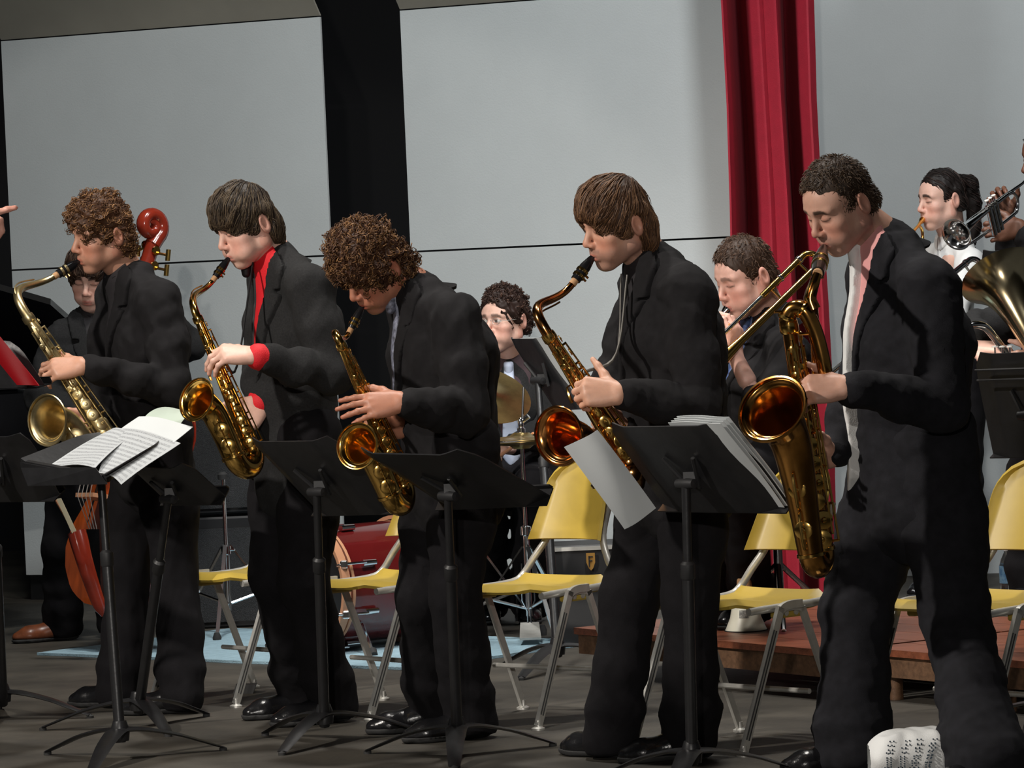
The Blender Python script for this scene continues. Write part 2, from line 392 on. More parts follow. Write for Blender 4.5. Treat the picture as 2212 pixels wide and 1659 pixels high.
# ================================================================== MUSIC STANDS
def quad_pt(c, u, v):      # c = TL, TR, BR, BL ; u right, v down
    return c[0] * (1 - u) * (1 - v) + c[1] * u * (1 - v) + c[2] * u * v + c[3] * (1 - u) * v
def music_stand(label, base, corners, lip_dir=None, mount=(.5, .55), leg_ang=0.0, lip=.055, ridges=False, name='music_stand', group='black music stands'):
    """corners: desk TL, TR, BR, BL as seen from the hall (world points); base: floor point of the pole"""
    base = np.asarray(base, float); base[2] = 0
    root = tag(empty(name, tuple(base)), label, 'music stand', group)
    c = [np.asarray(q, float) for q in corners]
    n = nrm(np.cross(c[1] - c[0], c[3] - c[0]))        # points away from / toward hall
    if np.dot(n, c[0] - CAM) < 0: n = -n               # n: away from the camera = player's side
    if lip_dir is not None: n = n * lip_dir
    # desk: flat middle, wings bent towards the player, clipped top corners
    rows = []
    for v in np.linspace(0, 1, 9):
        row = []
        for u in np.linspace(0, 1, 21):
            uu = u
            if v < .30:                                 # rounded top corners
                k = (1 - (v / .30)); inset = .075 * (1 - math.sqrt(max(0, 1 - k * k)))
                uu = inset + u * (1 - 2 * inset)
            w = abs(uu - .5) * 2
            bend = .030 * max(0, (w - .62) / .38) ** 1.0
            row.append(quad_pt(c, uu, v) + n * (bend + .006 * (v < .06)))
        rows.append(row)
    MB().sheet(np.array(rows), .004).build('desk', black_metal, root)
    # shelf: folded out toward the player at the bottom
    hor = nrm(c[2] - c[3]); dn = nrm((c[3] + c[2]) / 2 - (c[0] + c[1]) / 2)
    e0, e1 = c[3] + hor * .0, c[2]
    MB().prism([e0, e1, e1 + n * lip, e0 + n * lip], dn * .004).build('shelf', black_metal, root, smooth=False)
    MB().prism([e0 + n * lip, e1 + n * lip, e1 + n * (lip + .004), e0 + n * (lip + .004)], -dn * .018).build('shelf_lip', black_metal, root, smooth=False)
    mt = quad_pt(c, *mount) - n * .006
    w_ = nrm(c[1] - c[0])
    mb = MB()
    for k in (-.06, .06): mb.tube([mt + w_ * k - dn * .07 - n * .004, mt + w_ * k * .3 + dn * .03 - n * .014], .006, 6)
    mb.box(mt - n * .010, (.036, .024, .036)); mb.build('bracket', black_plastic, root)
    kn = mt - n * .03
    MB().lathe([(0, -.035), (.013, -.033), (.015, -.01), (.015, .01), (.013, .033), (0, .035)], kn, w_, n=14).build('tilt_knob', black_plastic, root)
    top = kn; b0 = base + V(0, 0, .05)
    mid = b0 + (top - b0) * .70
    MB().tube([b0, mid], .0165, 14).build('lower_pole', black_metal, root)
    MB().tube([mid, top], .0125, 12).build('upper_pole', black_metal, root)
    MB().lathe([(.0165, -.03), (.020, -.025), (.020, .012), (.013, .02)], mid, top - b0, n=14).build('clutch_collar', black_plastic, root)
    for k in range(3):
        a = leg_ang + k * 2 * math.pi / 3; d = V(math.cos(a), math.sin(a), 0)
        p = catmull([base + V(0, 0, .088) + d * .008, base + V(0, 0, .084) + d * .07, base + V(0, 0, .062) + d * .17, base + V(0, 0, .034) + d * .25, base + V(0, 0, .010) + d * .315], 6)
        MB().tube(p, np.linspace(.036, .017, len(p)), 6, up=V(0, 0, 1), flat=(.22, 1.0)).build('base_leg', black_metal, root)
        MB().lathe([(0, 0), (.012, 0), (.012, .008), (0, .014)], base + d * .315, n=10).build('rubber_foot', rubber_m, root)
    MB().lathe([(.026, 0), (.030, .03), (.020, .06), (.0, .06)], base + V(0, 0, .055), n=14).build('hub', black_metal, root)
    return root
def DQ(pts, ds): return [P(x, y, d) for (x, y), d in zip(pts, ds)]
S4c = DQ([(1293, 926), (1560, 922), (1697, 1108), (1420, 1104)], [11.18, 10.80, 10.93, 11.31])
music_stand('black music stand with a loose blank sheet hanging off its left side', G(1497, 1692), S4c, leg_ang=.3)
S3c = DQ([(755, 982), (1000, 988), (1180, 1092), (940, 1102)], [11.75, 11.38, 11.62, 11.98])
music_stand('black music stand tilted nearly flat below the curly-haired alto saxophonist', G(990, 1634), S3c, leg_ang=.5)
S2c = DQ([(522, 958), (712, 955), (856, 1110), (672, 1114)], [12.28, 11.98, 12.14, 12.44])
music_stand('black music stand in front of the red-shirted saxophonist', G(703, 1603), S2c, leg_ang=.15)
S1bc = DQ([(262, 1012), (395, 1016), (478, 1090), (345, 1092)], [12.72, 12.45, 12.65, 12.92])
music_stand('thin black music stand just behind the stand holding the printed pages', G(301, 1572), S1bc, leg_ang=.9)
S0c = DQ([(-120, 946), (45, 946), (116, 1082), (-50, 1084)], [12.9, 12.6, 12.75, 13.05])
music_stand('black music stand cut off by the left edge of the photo', G(8, 1552), S0c, leg_ang=-.35)
# stand with the printed pages: desk lies almost flat and its shelf points to the hall
pg = [P(128, 1000, 12.40), P(330, 905, 12.62), P(395, 960, 12.40), P(235, 1040, 12.15)]
S1c = [P(180, 935, 12.66), P(330, 935, 12.52), P(226, 1043, 12.12), P(45, 1012, 12.30)]
S1c = [P(205, 950, 12.62), P(360, 968, 12.40), P(232, 1046, 12.10), P(47, 1012, 12.32)]
s1 = music_stand('black music stand holding the open printed pages', G(262, 1640), S1c, lip_dir=-1, mount=(.62, .62), leg_ang=.35, lip=.02)
MB().prism([P(45, 1011, 12.29), P(206, 1010, 12.10), P(232, 1046, 12.08), P(60, 1050, 12.27)], V(.0, .006, 0)).build('front_apron', black_metal, s1, smooth=False)
# right-hand stands (backs turned to the hall)
R1c = DQ([(2093, 768), (2340, 756), (2350, 985), (2138, 988)], [12.50, 12.30, 12.40, 12.60])
r1 = music_stand('black music stand with scratched back in front of the brass bell', G(2262, 1583), R1c, leg_ang=.2)
for yy in (800, 822):
    a_, b_ = P(2100 + (yy - 768) * .2, yy, 12.47), P(2338, yy - 8, 12.27)
    MB().tube([a_, b_], .004, 6).build('desk_ridge', black_metal, r1)
R2c = DQ([(2105, 548), (2290, 530), (2310, 690), (2170, 705)], [14.95, 14.75, 14.85, 15.05])
music_stand('black music stand standing under the silver trumpet', G(2215, 1392), R2c, leg_ang=.4)
DRc = DQ([(1088, 733), (1164, 733), (1262, 882), (1185, 886)], [15.05, 14.85, 14.75, 14.95])
music_stand('black music stand beside the drummer with a white page', G(1206, 1448), DRc, leg_ang=.1)

# ------------------------------------------------------------------ paper
def staves(name, col=(.42, .44, .45), scale=46.0, axis='Y'):
    m = bpy.data.materials.new(name); m.use_nodes = True; nt = m.node_tree; b = nt.nodes['Principled BSDF']; b.inputs['Roughness'].default_value = .8
    uv = nt.nodes.new('ShaderNodeUVMap'); mp = nt.nodes.new('ShaderNodeMapping'); nt.links.new(uv.outputs[0], mp.inputs[0])
    sx = nt.nodes.new('ShaderNodeSeparateXYZ'); nt.links.new(mp.outputs[0], sx.inputs[0])
    def mth(op, a, v=None, b2=None):
        n = nt.nodes.new('ShaderNodeMath'); n.operation = op; nt.links.new(a, n.inputs[0])
        if b2 is not None: nt.links.new(b2, n.inputs[1])
        elif v is not None: n.inputs[1].default_value = v
        return n.outputs[0]
    sys_ = mth('FRACT', mth('MULTIPLY', sx.outputs['Y'], 12.0))
    band = mth('MULTIPLY', mth('GREATER_THAN', sys_, .30), None, mth('LESS_THAN', sys_, .78))
    line = mth('LESS_THAN', mth('FRACT', mth('MULTIPLY', sx.outputs['Y'], 120.0)), .32)
    ns = nt.nodes.new('ShaderNodeTexNoise'); ns.inputs['Scale'].default_value = 60
    nt.links.new(mp.outputs[0], ns.inputs['Vector'])
    notes = mth('MULTIPLY', mth('GREATER_THAN', ns.outputs[0], .56), .55)
    marg = mth('MULTIPLY', mth('GREATER_THAN', sx.outputs['X'], .06), None, mth('LESS_THAN', sx.outputs['X'], .95))
    ink = mth('MULTIPLY', mth('MULTIPLY', mth('MAXIMUM', mth('MULTIPLY', line, .6), None, notes), None, band), None, marg)
    mx = nt.nodes.new('ShaderNodeMix'); mx.data_type = 'RGBA'; mx.inputs['A'].default_value = (*col, 1); mx.inputs['B'].default_value = (.03, .03, .04, 1)
    nt.links.new(ink, mx.inputs['Factor']); nt.links.new(mx.outputs['Result'], b.inputs['Base Color'])
    return m
music_m = staves('printed_music')
green_paper = mat('pale_green_paper', (.42, .49, .42), .8)
def sheet_obj(name, c, material, label=None, cat='sheet music', sag=.0, group=None, thick=.0012, parent=None, curl=0.0, n=10):
    rows = []; nn = nrm(np.cross(c[1] - c[0], c[3] - c[0]))
    if nn[2] < 0: nn = -nn
    for v in np.linspace(0, 1, n):
        rows.append([quad_pt(c, u, v) + nn * (sag * 4 * u * (1 - u) + curl * (v - .5) ** 2 + .004 * math.sin(5 * u + 4 * v)) for u in np.linspace(0, 1, n)])
    o = MB().sheet(np.array(rows), thick).build(name, material, parent)
    me = o.data; uv = me.uv_layers.new(name='UVMap'); N = n * n
    for lp in me.loops:
        i = lp.vertex_index % N; uv.data[lp.index].uv = ((i % n) / (n - 1), 1 - (i // n) / (n - 1))
    if label: tag(o, label, cat, group)
    return o
def Ps(pts): return [P(*p) for p in pts]
sheet_obj('sheet_music', Ps([(335, 884, 12.66), (412, 889, 12.56), (388, 922, 12.50), (300, 914, 12.62)]), green_paper, 'pale green sheet at the back of the open pages', sag=.008)
sheet_obj('sheet_music', Ps([(300, 900, 12.58), (416, 920, 12.46), (330, 1000, 12.30), (180, 990, 12.44)]), paper_m, 'middle white page fanned out over the flat music stand', sag=.006)
sheet_obj('sheet_music', Ps([(248, 926, 12.54), (390, 955, 12.38), (262, 1048, 12.10), (212, 1020, 12.18)]), music_m, 'right-hand printed music page drooping off the flat music stand', sag=.010)
sheet_obj('sheet_music', Ps([(236, 930, 12.54), (286, 934, 12.47), (206, 1012, 12.17), (100, 1008, 12.30)]), music_m, 'left-hand printed music page on the flat music stand', sag=.008)
# blank sheet hanging from the saxophonist's stand, curled
sheet_obj('loose_sheet', Ps([(1222, 968, 11.10), (1293, 930, 11.12), (1421, 1100, 11.20), (1352, 1145, 11.18)]), paper_m, 'blank grey-white sheet hanging off the left side of a music stand', sag=-.012, curl=.06)
nS4 = nrm(np.cross(S4c[1] - S4c[0], S4c[3] - S4c[0])); nS4 = nS4 if np.dot(nS4, S4c[0] - CAM) > 0 else -nS4
for k in range(4):
    off = nS4 * (.014 + .006 * k); e = nrm(S4c[1] - S4c[0]); dx = e * (-.012 + .008 * k)
    sheet_obj('sheet_music', [quad_pt(S4c, .58, -.015 - .006 * k) + off + dx, quad_pt(S4c, 1.0, -.01 - .006 * k) + off + dx, quad_pt(S4c, 1.0, .985) + off + dx, quad_pt(S4c, .58, .985) + off + dx], paper_m,
              ('front', 'second', 'third', 'rearmost')[k] + ' of the white pages stacked on the stand beside the wide baritone bell', group='pages on the tenor stand', sag=.0)
nD = nrm(np.cross(DRc[1] - DRc[0], DRc[3] - DRc[0])); nD = nD if np.dot(nD, DRc[0] - CAM) > 0 else -nD
eD = nrm(DRc[1] - DRc[0])
sheet_obj('sheet_music', [quad_pt(DRc, .4, .0) + nD * .012, quad_pt(DRc, 1, -.01) + nD * .012 + eD * .03, quad_pt(DRc, 1, .95) + nD * .012 + eD * .03, quad_pt(DRc, .4, .95) + nD * .012], paper_m, 'white page sticking out behind the drummer music stand')
# red folder on a stand at the left edge
CS = Ps([(-150, 700, 11.2), (20, 745, 11.0), (78, 836, 10.95), (-110, 842, 11.2)])
music_stand('conductor music stand at the left edge carrying the red folder', P(-40, 1659, 11.1), CS, leg_ang=.6)
n_ = nrm(np.cross(CS[1] - CS[0], CS[3] - CS[0])); n_ = n_ if n_[1] < 0 else -n_
red_paper = mat('red_card', (.60, .008, .016), .55)
sheet_obj('folder', Ps([(-120, 640, 10.92), (2, 728, 10.90), (84, 833, 10.88), (38, 831, 10.90)]), red_paper, 'red folder leaning into view at the left edge', 'folder', thick=.004)

# ================================================================== RISERS
def riser(label, nl, nr, depth, zt_, nplank=6, over=None):
    """nl, nr: front corners (floor points)"""
    nl = np.asarray(nl, float); nr = np.asarray(nr, float); e = nrm(nr - nl); d = V(-e[1], e[0], 0); L_ = np.linalg.norm(nr - nl)
    root = tag(empty('stage_riser', tuple(nl)), label, 'riser', 'wooden risers')
    w = depth / nplank
    for k in range(nplank):
        a = nl + d * (k * w + .002); q = [a, nr + d * (k * w + .002), nr + d * ((k + 1) * w - .002), nl + d * ((k + 1) * w - .002)]
        MB().prism([p + V(0, 0, zt_ - .022) for p in q], V(0, 0, .022)).build('plank', wood_red, root, smooth=False)
    a, b = nl + d * .02, nr + d * .02
    MB().prism([a + V(0, 0, zt_ - .09), b + V(0, 0, zt_ - .09), b + V(0, 0, zt_ - .024), a + V(0, 0, zt_ - .024)], d * .03).build('apron', wood_brown, root, smooth=False)
    a2, b2 = nl + d * (depth - .05), nr + d * (depth - .05)
    MB().prism([a2 + V(0, 0, zt_ - .09), b2 + V(0, 0, zt_ - .09), b2 + V(0, 0, zt_ - .024), a2 + V(0, 0, zt_ - .024)], d * .03).build('apron', wood_brown, root, smooth=False)
    for t in (.06, .5, .94):
        for dd in (.06, depth - .08):
            MB().tube([nl + e * L_ * t + d * dd, nl + e * L_ * t + d * dd + V(0, 0, zt_ - .024)], .022, 10).build('leg', wood_brown, root)
    return root
ra = G(1225, 1420); rb = G(1752, 1508)
zr = .165
ra = G(1238, 1356, zr); rb = G(1790, 1405, zr); ra[2] = rb[2] = 0
riser('low red-brown wooden riser behind the two right-hand yellow chairs', ra, rb, 1.05, zr)
e_ = nrm(rb - ra); d_ = V(-e_[1], e_[0], 0); rc2 = rb + e_ * .03 + d_ * .12; rd2 = rc2 + e_ * 1.25
riser('low wooden riser at the right beneath the music stand', rc2, rd2, 1.0, zr)
# ================================================================== SOFT FORMS: signed-distance fields and surface nets
f32 = np.float32
class Soft:
    """collects blended shapes, then meshes their smooth union"""
    def __init__(s): s.ops = []
    def cone(s, a, b, ra, rb, k=.02, L=None, sq=1.0):
        a = np.asarray(a, float); b = np.asarray(b, float); r = max(ra, rb) * max(1, sq)
        s.ops.append(('c', a, b, ra, rb, k, L, sq, np.minimum(a, b) - r, np.maximum(a, b) + r)); return s
    def ell(s, c, r, R=None, k=.02, sub=False):
        c = np.asarray(c, float); r = np.asarray(r, float); R = np.eye(3) if R is None else np.asarray(R, float)
        e = np.abs(R) @ r
        s.ops.append(('s' if sub else 'e', c, r, R, k, None, None, None, c - e, c + e)); return s
    def chain(s, pts, rs, k=.02, L=None, sq=1.0):
        for i in range(len(pts) - 1): s.cone(pts[i], pts[i + 1], rs[i], rs[i + 1], k, L, sq)
        return s
    def bounds(s):
        return np.min([o[8] for o in s.ops], 0), np.max([o[9] for o in s.ops], 0)
    def field(s, h, pad=None, bmin=None, bmax=None):
        pad = 3 * h if pad is None else pad
        b0, b1 = s.bounds()
        if bmin is not None: b0 = np.maximum(b0, bmin); b1 = np.minimum(b1, bmax)
        o = b0 - pad; n = np.ceil((b1 + pad - o) / h).astype(int) + 1
        Fd = np.full(n, .5, f32)
        ax = [(o[i] + h * np.arange(n[i])).astype(f32) for i in range(3)]
        for op in s.ops:
            k = op[4] if op[0] in 'es' else op[5]
            m = k + 4 * h
            i0 = np.maximum(np.floor((op[8] - m - o) / h).astype(int), 0); i1 = np.minimum(np.ceil((op[9] + m - o) / h).astype(int) + 1, n)
            if np.any(i1 <= i0): continue
            X = ax[0][i0[0]:i1[0], None, None]; Y = ax[1][None, i0[1]:i1[1], None]; Z = ax[2][None, None, i0[2]:i1[2]]
            sl = tuple(slice(i0[i], i1[i]) for i in range(3))
            if op[0] == 'c':
                a, b, ra, rb, k, L, sq = op[1:8]; ba = b - a; bb = max(float(ba @ ba), 1e-9)
                px, py, pz = X - f32(a[0]), Y - f32(a[1]), Z - f32(a[2])
                t = np.clip((px * f32(ba[0]) + py * f32(ba[1]) + pz * f32(ba[2])) / f32(bb), 0, 1)
                qx, qy, qz = px - t * f32(ba[0]), py - t * f32(ba[1]), pz - t * f32(ba[2])
                d2 = qx * qx + qy * qy + qz * qz
                if L is not None and sq != 1.0:
                    ql = qx * f32(L[0]) + qy * f32(L[1]) + qz * f32(L[2]); d2 = d2 - ql * ql * f32(1 - 1 / sq ** 2)
                d = np.sqrt(np.maximum(d2, 0)) - (f32(ra) + f32(rb - ra) * t)
            else:
                c, r, R, k = op[1:5]
                px, py, pz = X - f32(c[0]), Y - f32(c[1]), Z - f32(c[2]); q2 = 0
                for j in range(3):
                    qj = (px * f32(R[0, j]) + py * f32(R[1, j]) + pz * f32(R[2, j])) / f32(r[j]); q2 = q2 + qj * qj
                d = (np.sqrt(q2) - 1) * f32(min(r))
            A = Fd[sl]; k = f32(max(k, 1e-4))
            if op[0] == 's':
                d = -d; hh = np.clip(.5 - .5 * (d - A) / k, 0, 1); Fd[sl] = d + (A - d) * hh + k * hh * (1 - hh)
            else:
                hh = np.clip(.5 + .5 * (d - A) / k, 0, 1); Fd[sl] = d + (A - d) * hh - k * hh * (1 - hh)
        return Fd, o, ax
def nets(Fd, o, h):
    n = np.array(Fd.shape); ins = Fd < 0
    c = np.zeros(n - 1, np.uint8)
    for i in (0, 1):
        for j in (0, 1):
            for k in (0, 1): c += ins[i:n[0]-1+i, j:n[1]-1+j, k:n[2]-1+k]
    act = (c > 0) & (c < 8); idx = np.argwhere(act)
    if len(idx) == 0: return np.zeros((0, 3)), np.zeros((0, 4), int)
    num = np.full(act.shape, -1, np.int32); num[act] = np.arange(len(idx))
    acc = np.zeros((len(idx), 3)); cnt = np.zeros(len(idx))
    corners = [(i, j, k) for i in (0, 1) for j in (0, 1) for k in (0, 1)]
    val = {q: Fd[idx[:, 0] + q[0], idx[:, 1] + q[1], idx[:, 2] + q[2]].astype(float) for q in corners}
    for q in corners:
        for a in range(3):
            if q[a] == 0:
                r = list(q); r[a] = 1; r = tuple(r); va, vb = val[q], val[r]; m = (va < 0) != (vb < 0)
                t = np.where(m, va / np.where(m, va - vb, 1), 0)
                p = np.tile(np.array(q, float), (len(idx), 1)); p[:, a] += t
                acc[m] += p[m]; cnt[m] += 1
    v = (idx + acc / cnt[:, None]) * h + o
    faces = []
    for a in range(3):
        b, d = (a + 1) % 3, (a + 2) % 3
        s0 = [slice(None)] * 3; s1 = [slice(None)] * 3
        s0[a] = slice(0, n[a] - 1); s1[a] = slice(1, n[a])
        A, B = ins[tuple(s0)], ins[tuple(s1)]
        e = np.argwhere(A != B)
        e = e[(e[:, b] > 0) & (e[:, d] > 0) & (e[:, b] < n[b] - 1) & (e[:, d] < n[d] - 1)]
        if not len(e): continue
        def cell(db, dd):
            q = e.copy(); q[:, b] -= db; q[:, d] -= dd; return num[q[:, 0], q[:, 1], q[:, 2]]
        qd = np.stack([cell(1, 1), cell(0, 1), cell(0, 0), cell(1, 0)], 1)
        fl = ~A[e[:, 0], e[:, 1], e[:, 2]]
        qd[fl] = qd[fl][:, ::-1]
        faces.append(qd)
    return v, np.vstack(faces)
def mesh_np(name, v, f, cols=None):
    me = bpy.data.meshes.new(name)
    v = np.asarray(v, np.float32); f = np.asarray(f, np.int32); nf, k = f.shape
    me.vertices.add(len(v)); me.vertices.foreach_set('co', v.ravel())
    me.loops.add(nf * k); me.loops.foreach_set('vertex_index', f.ravel())
    me.polygons.add(nf); me.polygons.foreach_set('loop_start', np.arange(0, nf * k, k, dtype=np.int32))
    me.polygons.foreach_set('loop_total', np.full(nf, k, np.int32))
    me.update(calc_edges=True); me.validate()
    me.shade_smooth()
    if cols is not None:
        a = me.color_attributes.new('Col', 'FLOAT_COLOR', 'POINT')
        a.data.foreach_set('color', np.hstack([cols, np.ones((len(cols), 1))]).astype(np.float32).ravel())
    return me
def ripple(ax, amp, freq, seed, stretch=(1, 1, 1)):
    """cloth relief: a few crossing waves evaluated on the grid axes"""
    rs = np.random.RandomState(seed); out = 0
    X, Y, Z = ax[0][:, None, None], ax[1][None, :, None], ax[2][None, None, :]
    for i in range(5):
        w = rs.normal(size=3) * freq * np.array(stretch); ph = rs.rand() * 6.28
        out = out + np.sin(X * f32(w[0]) + Y * f32(w[1]) + Z * f32(w[2]) + f32(ph) + f32(1.3) * np.sin(X * f32(w[1]) - Z * f32(w[0]) * f32(.7)))
    return (out * f32(amp / 2.5)).astype(f32)

# ------------------------------------------------------------------ heads
def head_rot(az, pi_, ro):
    az, pi_, ro = map(math.radians, (az, pi_, ro))
    y = V(-math.sin(az) * math.cos(pi_), -math.cos(az) * math.cos(pi_), -math.sin(pi_))
    x = nrm(np.cross(y, V(0, 0, 1))); z = np.cross(x, y)
    x2 = math.cos(ro) * x + math.sin(ro) * z; z2 = -math.sin(ro) * x + math.cos(ro) * z
    return np.stack([x2, y, z2], 1)
def head_ops(S, kw):
    """face forward = +y, up = +z, in metres"""
    puff = kw.get('puff', 0.0); fem = kw.get('fem', 0.0); wide = kw.get('wide', 1.0)
    S.ell((0, -.001, .032), (.073, .085, .080), k=.02)
    S.ell((0, .026, -.034), (.059 * wide, .063, .072), k=.03)
    S.ell((0, .045, .030), (.058, .045, .045), k=.03)
    S.cone((0, .064, -.096), (0, .070, -.100), .019 - .003 * fem, .017, .022)
    for s in (-1, 1):
        S.cone((s * .054 * wide, -.004, -.058), (s * .018, .060, -.100), .020, .016, .028)
        S.cone((s * .056, -.006, -.02), (s * .054 * wide, -.004, -.058), .02, .018, .02)
        S.ell((s * .042, .058, -.028), (.023, .024, .020), k=.024)
        S.ell((s * .038 * wide, .058, -.066), (.022 + .010 * puff, .024 + .010 * puff, .024 + .006 * puff), k=.02)
        S.cone((s * .012, .089, .020 ), (s * .046, .073, .019), .0085 - .003 * fem, .008, .014)
    for s in (-1, 1): S.ell((s * .0325, .099, .001), (.020, .017, .0125), k=.014, sub=True)
    for s in (-1, 1):
        S.ell((s * .0315, .0755, .000), (.0150, .0135, .0120), k=.006)
        S.cone((s * .020, .0855, -.0045), (s * .044, .0795, -.0050), .0028, .0022, .004)
    S.cone((0, .086, .012), (0, .106, -.026), .0075, .0098, .010)
    S.ell((0, .109, -.034), (.0105, .0105, .0095), k=.008)
    for s in (-1, 1): S.ell((s * .0115, .098, -.039), (.0075, .011, .0075), k=.006)
    for s in (-1, 1): S.ell((s * .0065, .104, -.0445), (.0032, .0045, .003), k=.003, sub=True)
    S.ell((0, .086, -.066), (.026, .014, .018), k=.016)
    S.cone((-.017, .090, -.0685), (.017, .090, -.0685), .0050, .0050, .005)
    S.cone((0, .098, -.0675), (0, .097, -.068), .0055, .0055, .007)
    S.cone((-.015, .089, -.0785), (.015, .089, -.0785), .0060, .0060, .005)
    S.ell((0, .0945, -.0785), (.011, .0055, .0055), k=.006)
    S.ell((0, .103, -.0735), (.021, .008, .0014), k=.002, sub=True)
    for s in (-1, 1):
        Re = np.array(Matrix.Rotation(s * -.35, 3, 'Z')) @ np.array(Matrix.Rotation(-.18, 3, 'X'))
        S.ell((s * .082, -.014, -.005), (.0115, .020, .033), Re, k=.005)
        S.ell((s * .0945, -.010, -.002), (.0095, .0125, .0225), Re, k=.003, sub=True)
        S.ell((s * .083, -.004, -.010), (.005, .005, .008), Re, k=.003)
    return S
def lerp3(a, b, t): return a * (1 - t[:, None]) + np.asarray(b) * t[:, None]
def gauss(d2, s): return np.exp(-d2 / (2 * s * s))
def head_cols(v, kw):
    skin = np.array(kw.get('skin', (.66, .40, .30))); c = np.tile(skin, (len(v), 1))
    x, y, z = v[:, 0], v[:, 1], v[:, 2]; ax_ = np.abs(x); front = (y > .05)
    warm = skin * np.array([1.02, .72, .68])
    c = lerp3(c, warm, .65 * gauss((ax_ - .045) ** 2 + (z + .040) ** 2, .020) * front)        # cheeks
    c = lerp3(c, warm, .55 * gauss(x ** 2 + (z + .036) ** 2, .011) * (y > .09))               # nose
    c = lerp3(c, warm * .95, .5 * (ax_ > .073) * (np.abs(y + .012) < .03))                     # ears
    lips = np.array(kw.get('lips', skin * np.array([.86, .50, .50])))
    lz = np.where(z > -.0735, (z + .0685) / .0060, (z + .0790) / .0075)
    c = lerp3(c, lips, .9 * np.clip(1.5 - (lz ** 2 + (x / .021) ** 2), 0, 1) * (y > .078))
    c = lerp3(c, skin * .25, .8 * np.clip(1 - ((z + .0735) / .0018) ** 2, 0, 1) * (ax_ < .020) * (y > .08))
    hair = np.array(kw.get('hair_col', (.05, .03, .02)))
    bz = .0205 - 2.2 * np.maximum(ax_ - .030, 0) ** 1.4 + .02 * (ax_ - .02) * (ax_ < .03)
    bz = bz + .0025
    brow = np.clip(1.6 - ((z - bz) / .0055) ** 2, 0, 1) * np.clip((ax_ - .010) / .004, 0, 1) * np.clip((.052 - ax_) / .008, 0, 1) * (y > .06)
    c = lerp3(c, hair * .5 + skin * .03, kw.get('brow', .95) * brow)
    ex, ez = (ax_ - .0315) / .0155, z
    if kw.get('eyes', 'down') == 'open':
        lid = np.clip(1.3 - (ex ** 2 + ((ez + .0005) / .0052) ** 2), 0, 1) * (y > .075)
        c = lerp3(c, np.array([.62, .60, .57]), np.minimum(1, 2.2 * lid))
        gx = kw.get('gaze', 0.0)
        ir = np.clip(1.5 - (((x - np.sign(x) * .0315 - gx) / .0055) ** 2 + (ez / .0055) ** 2), 0, 1) * (lid > 0)
        c = lerp3(c, np.array([.03, .025, .02]), np.minimum(1, 2 * ir))
        c = lerp3(c, np.array([.04, .02, .015]), .85 * np.clip(1 - np.abs(ez - .0058 + .004 * ex ** 2) / .0022, 0, 1) * (np.abs(ex) < 1.1) * (y > .07))
    else:
        lz_ = -.0052 + .0032 * ex ** 2
        c = lerp3(c, np.array([.035, .02, .015]), .92 * np.clip(1.25 - np.abs(ez - lz_) / .0026, 0, 1) * (np.abs(ex) < 1.12) * (y > .065))
        c = lerp3(c, warm * .72, .45 * np.clip(1 - ((ez - .003) / .009) ** 2, 0, 1) * np.clip(1.2 - ex ** 2, 0, 1) * (y > .06))
    st = kw.get('stubble', 0.0)
    if st > 0:
        jaw = np.clip((-.045 - z) / .02, 0, 1) * (y > -.02) + np.clip(1 - np.abs(z + .056) / .008, 0, 1) * (ax_ < .03) * (y > .08)
        side = np.clip(1 - np.abs(y - .005) / .03, 0, 1) * (ax_ > .05) * np.clip((.01 - z) / .03, 0, 1)
        lipm = np.clip(1 - (lz ** 2 + (x / .021) ** 2), 0, 1)
        c = lerp3(c, skin * np.array([.45, .45, .5]), np.clip(st * (jaw + side) * (1 - lipm), 0, .8))
    return np.clip(c, 0, 1)

# ------------------------------------------------------------------ hair
def strands(paths, rad, cols, sides=3):
    v = []; f = []; cc = []; n0 = 0
    for p, col in zip(paths, cols):
        p = np.asarray(p); m = len(p); T = np.gradient(p, axis=0); T /= np.linalg.norm(T, axis=1)[:, None] + 1e-9
        ref = V(.3, .5, .8); u = np.cross(T, ref); u /= np.linalg.norm(u, axis=1)[:, None] + 1e-9; w = np.cross(T, u)
        r = rad * np.sin(np.linspace(.55, math.pi - .08, m))[:, None]
        for k in range(sides):
            a = 2 * math.pi * k / sides; v.append(p + r * (math.cos(a) * u + math.sin(a) * w))
        i = np.arange(m - 1)
        for k in range(sides):
            a, b = n0 + k * m, n0 + ((k + 1) % sides) * m
            f.append(np.stack([a + i, b + i, b + i + 1, a + i + 1], 1))
        n0 += m * sides; cc.append(np.tile(col, (m * sides, 1)))
    return np.vstack(v), np.vstack(f), np.vstack(cc)
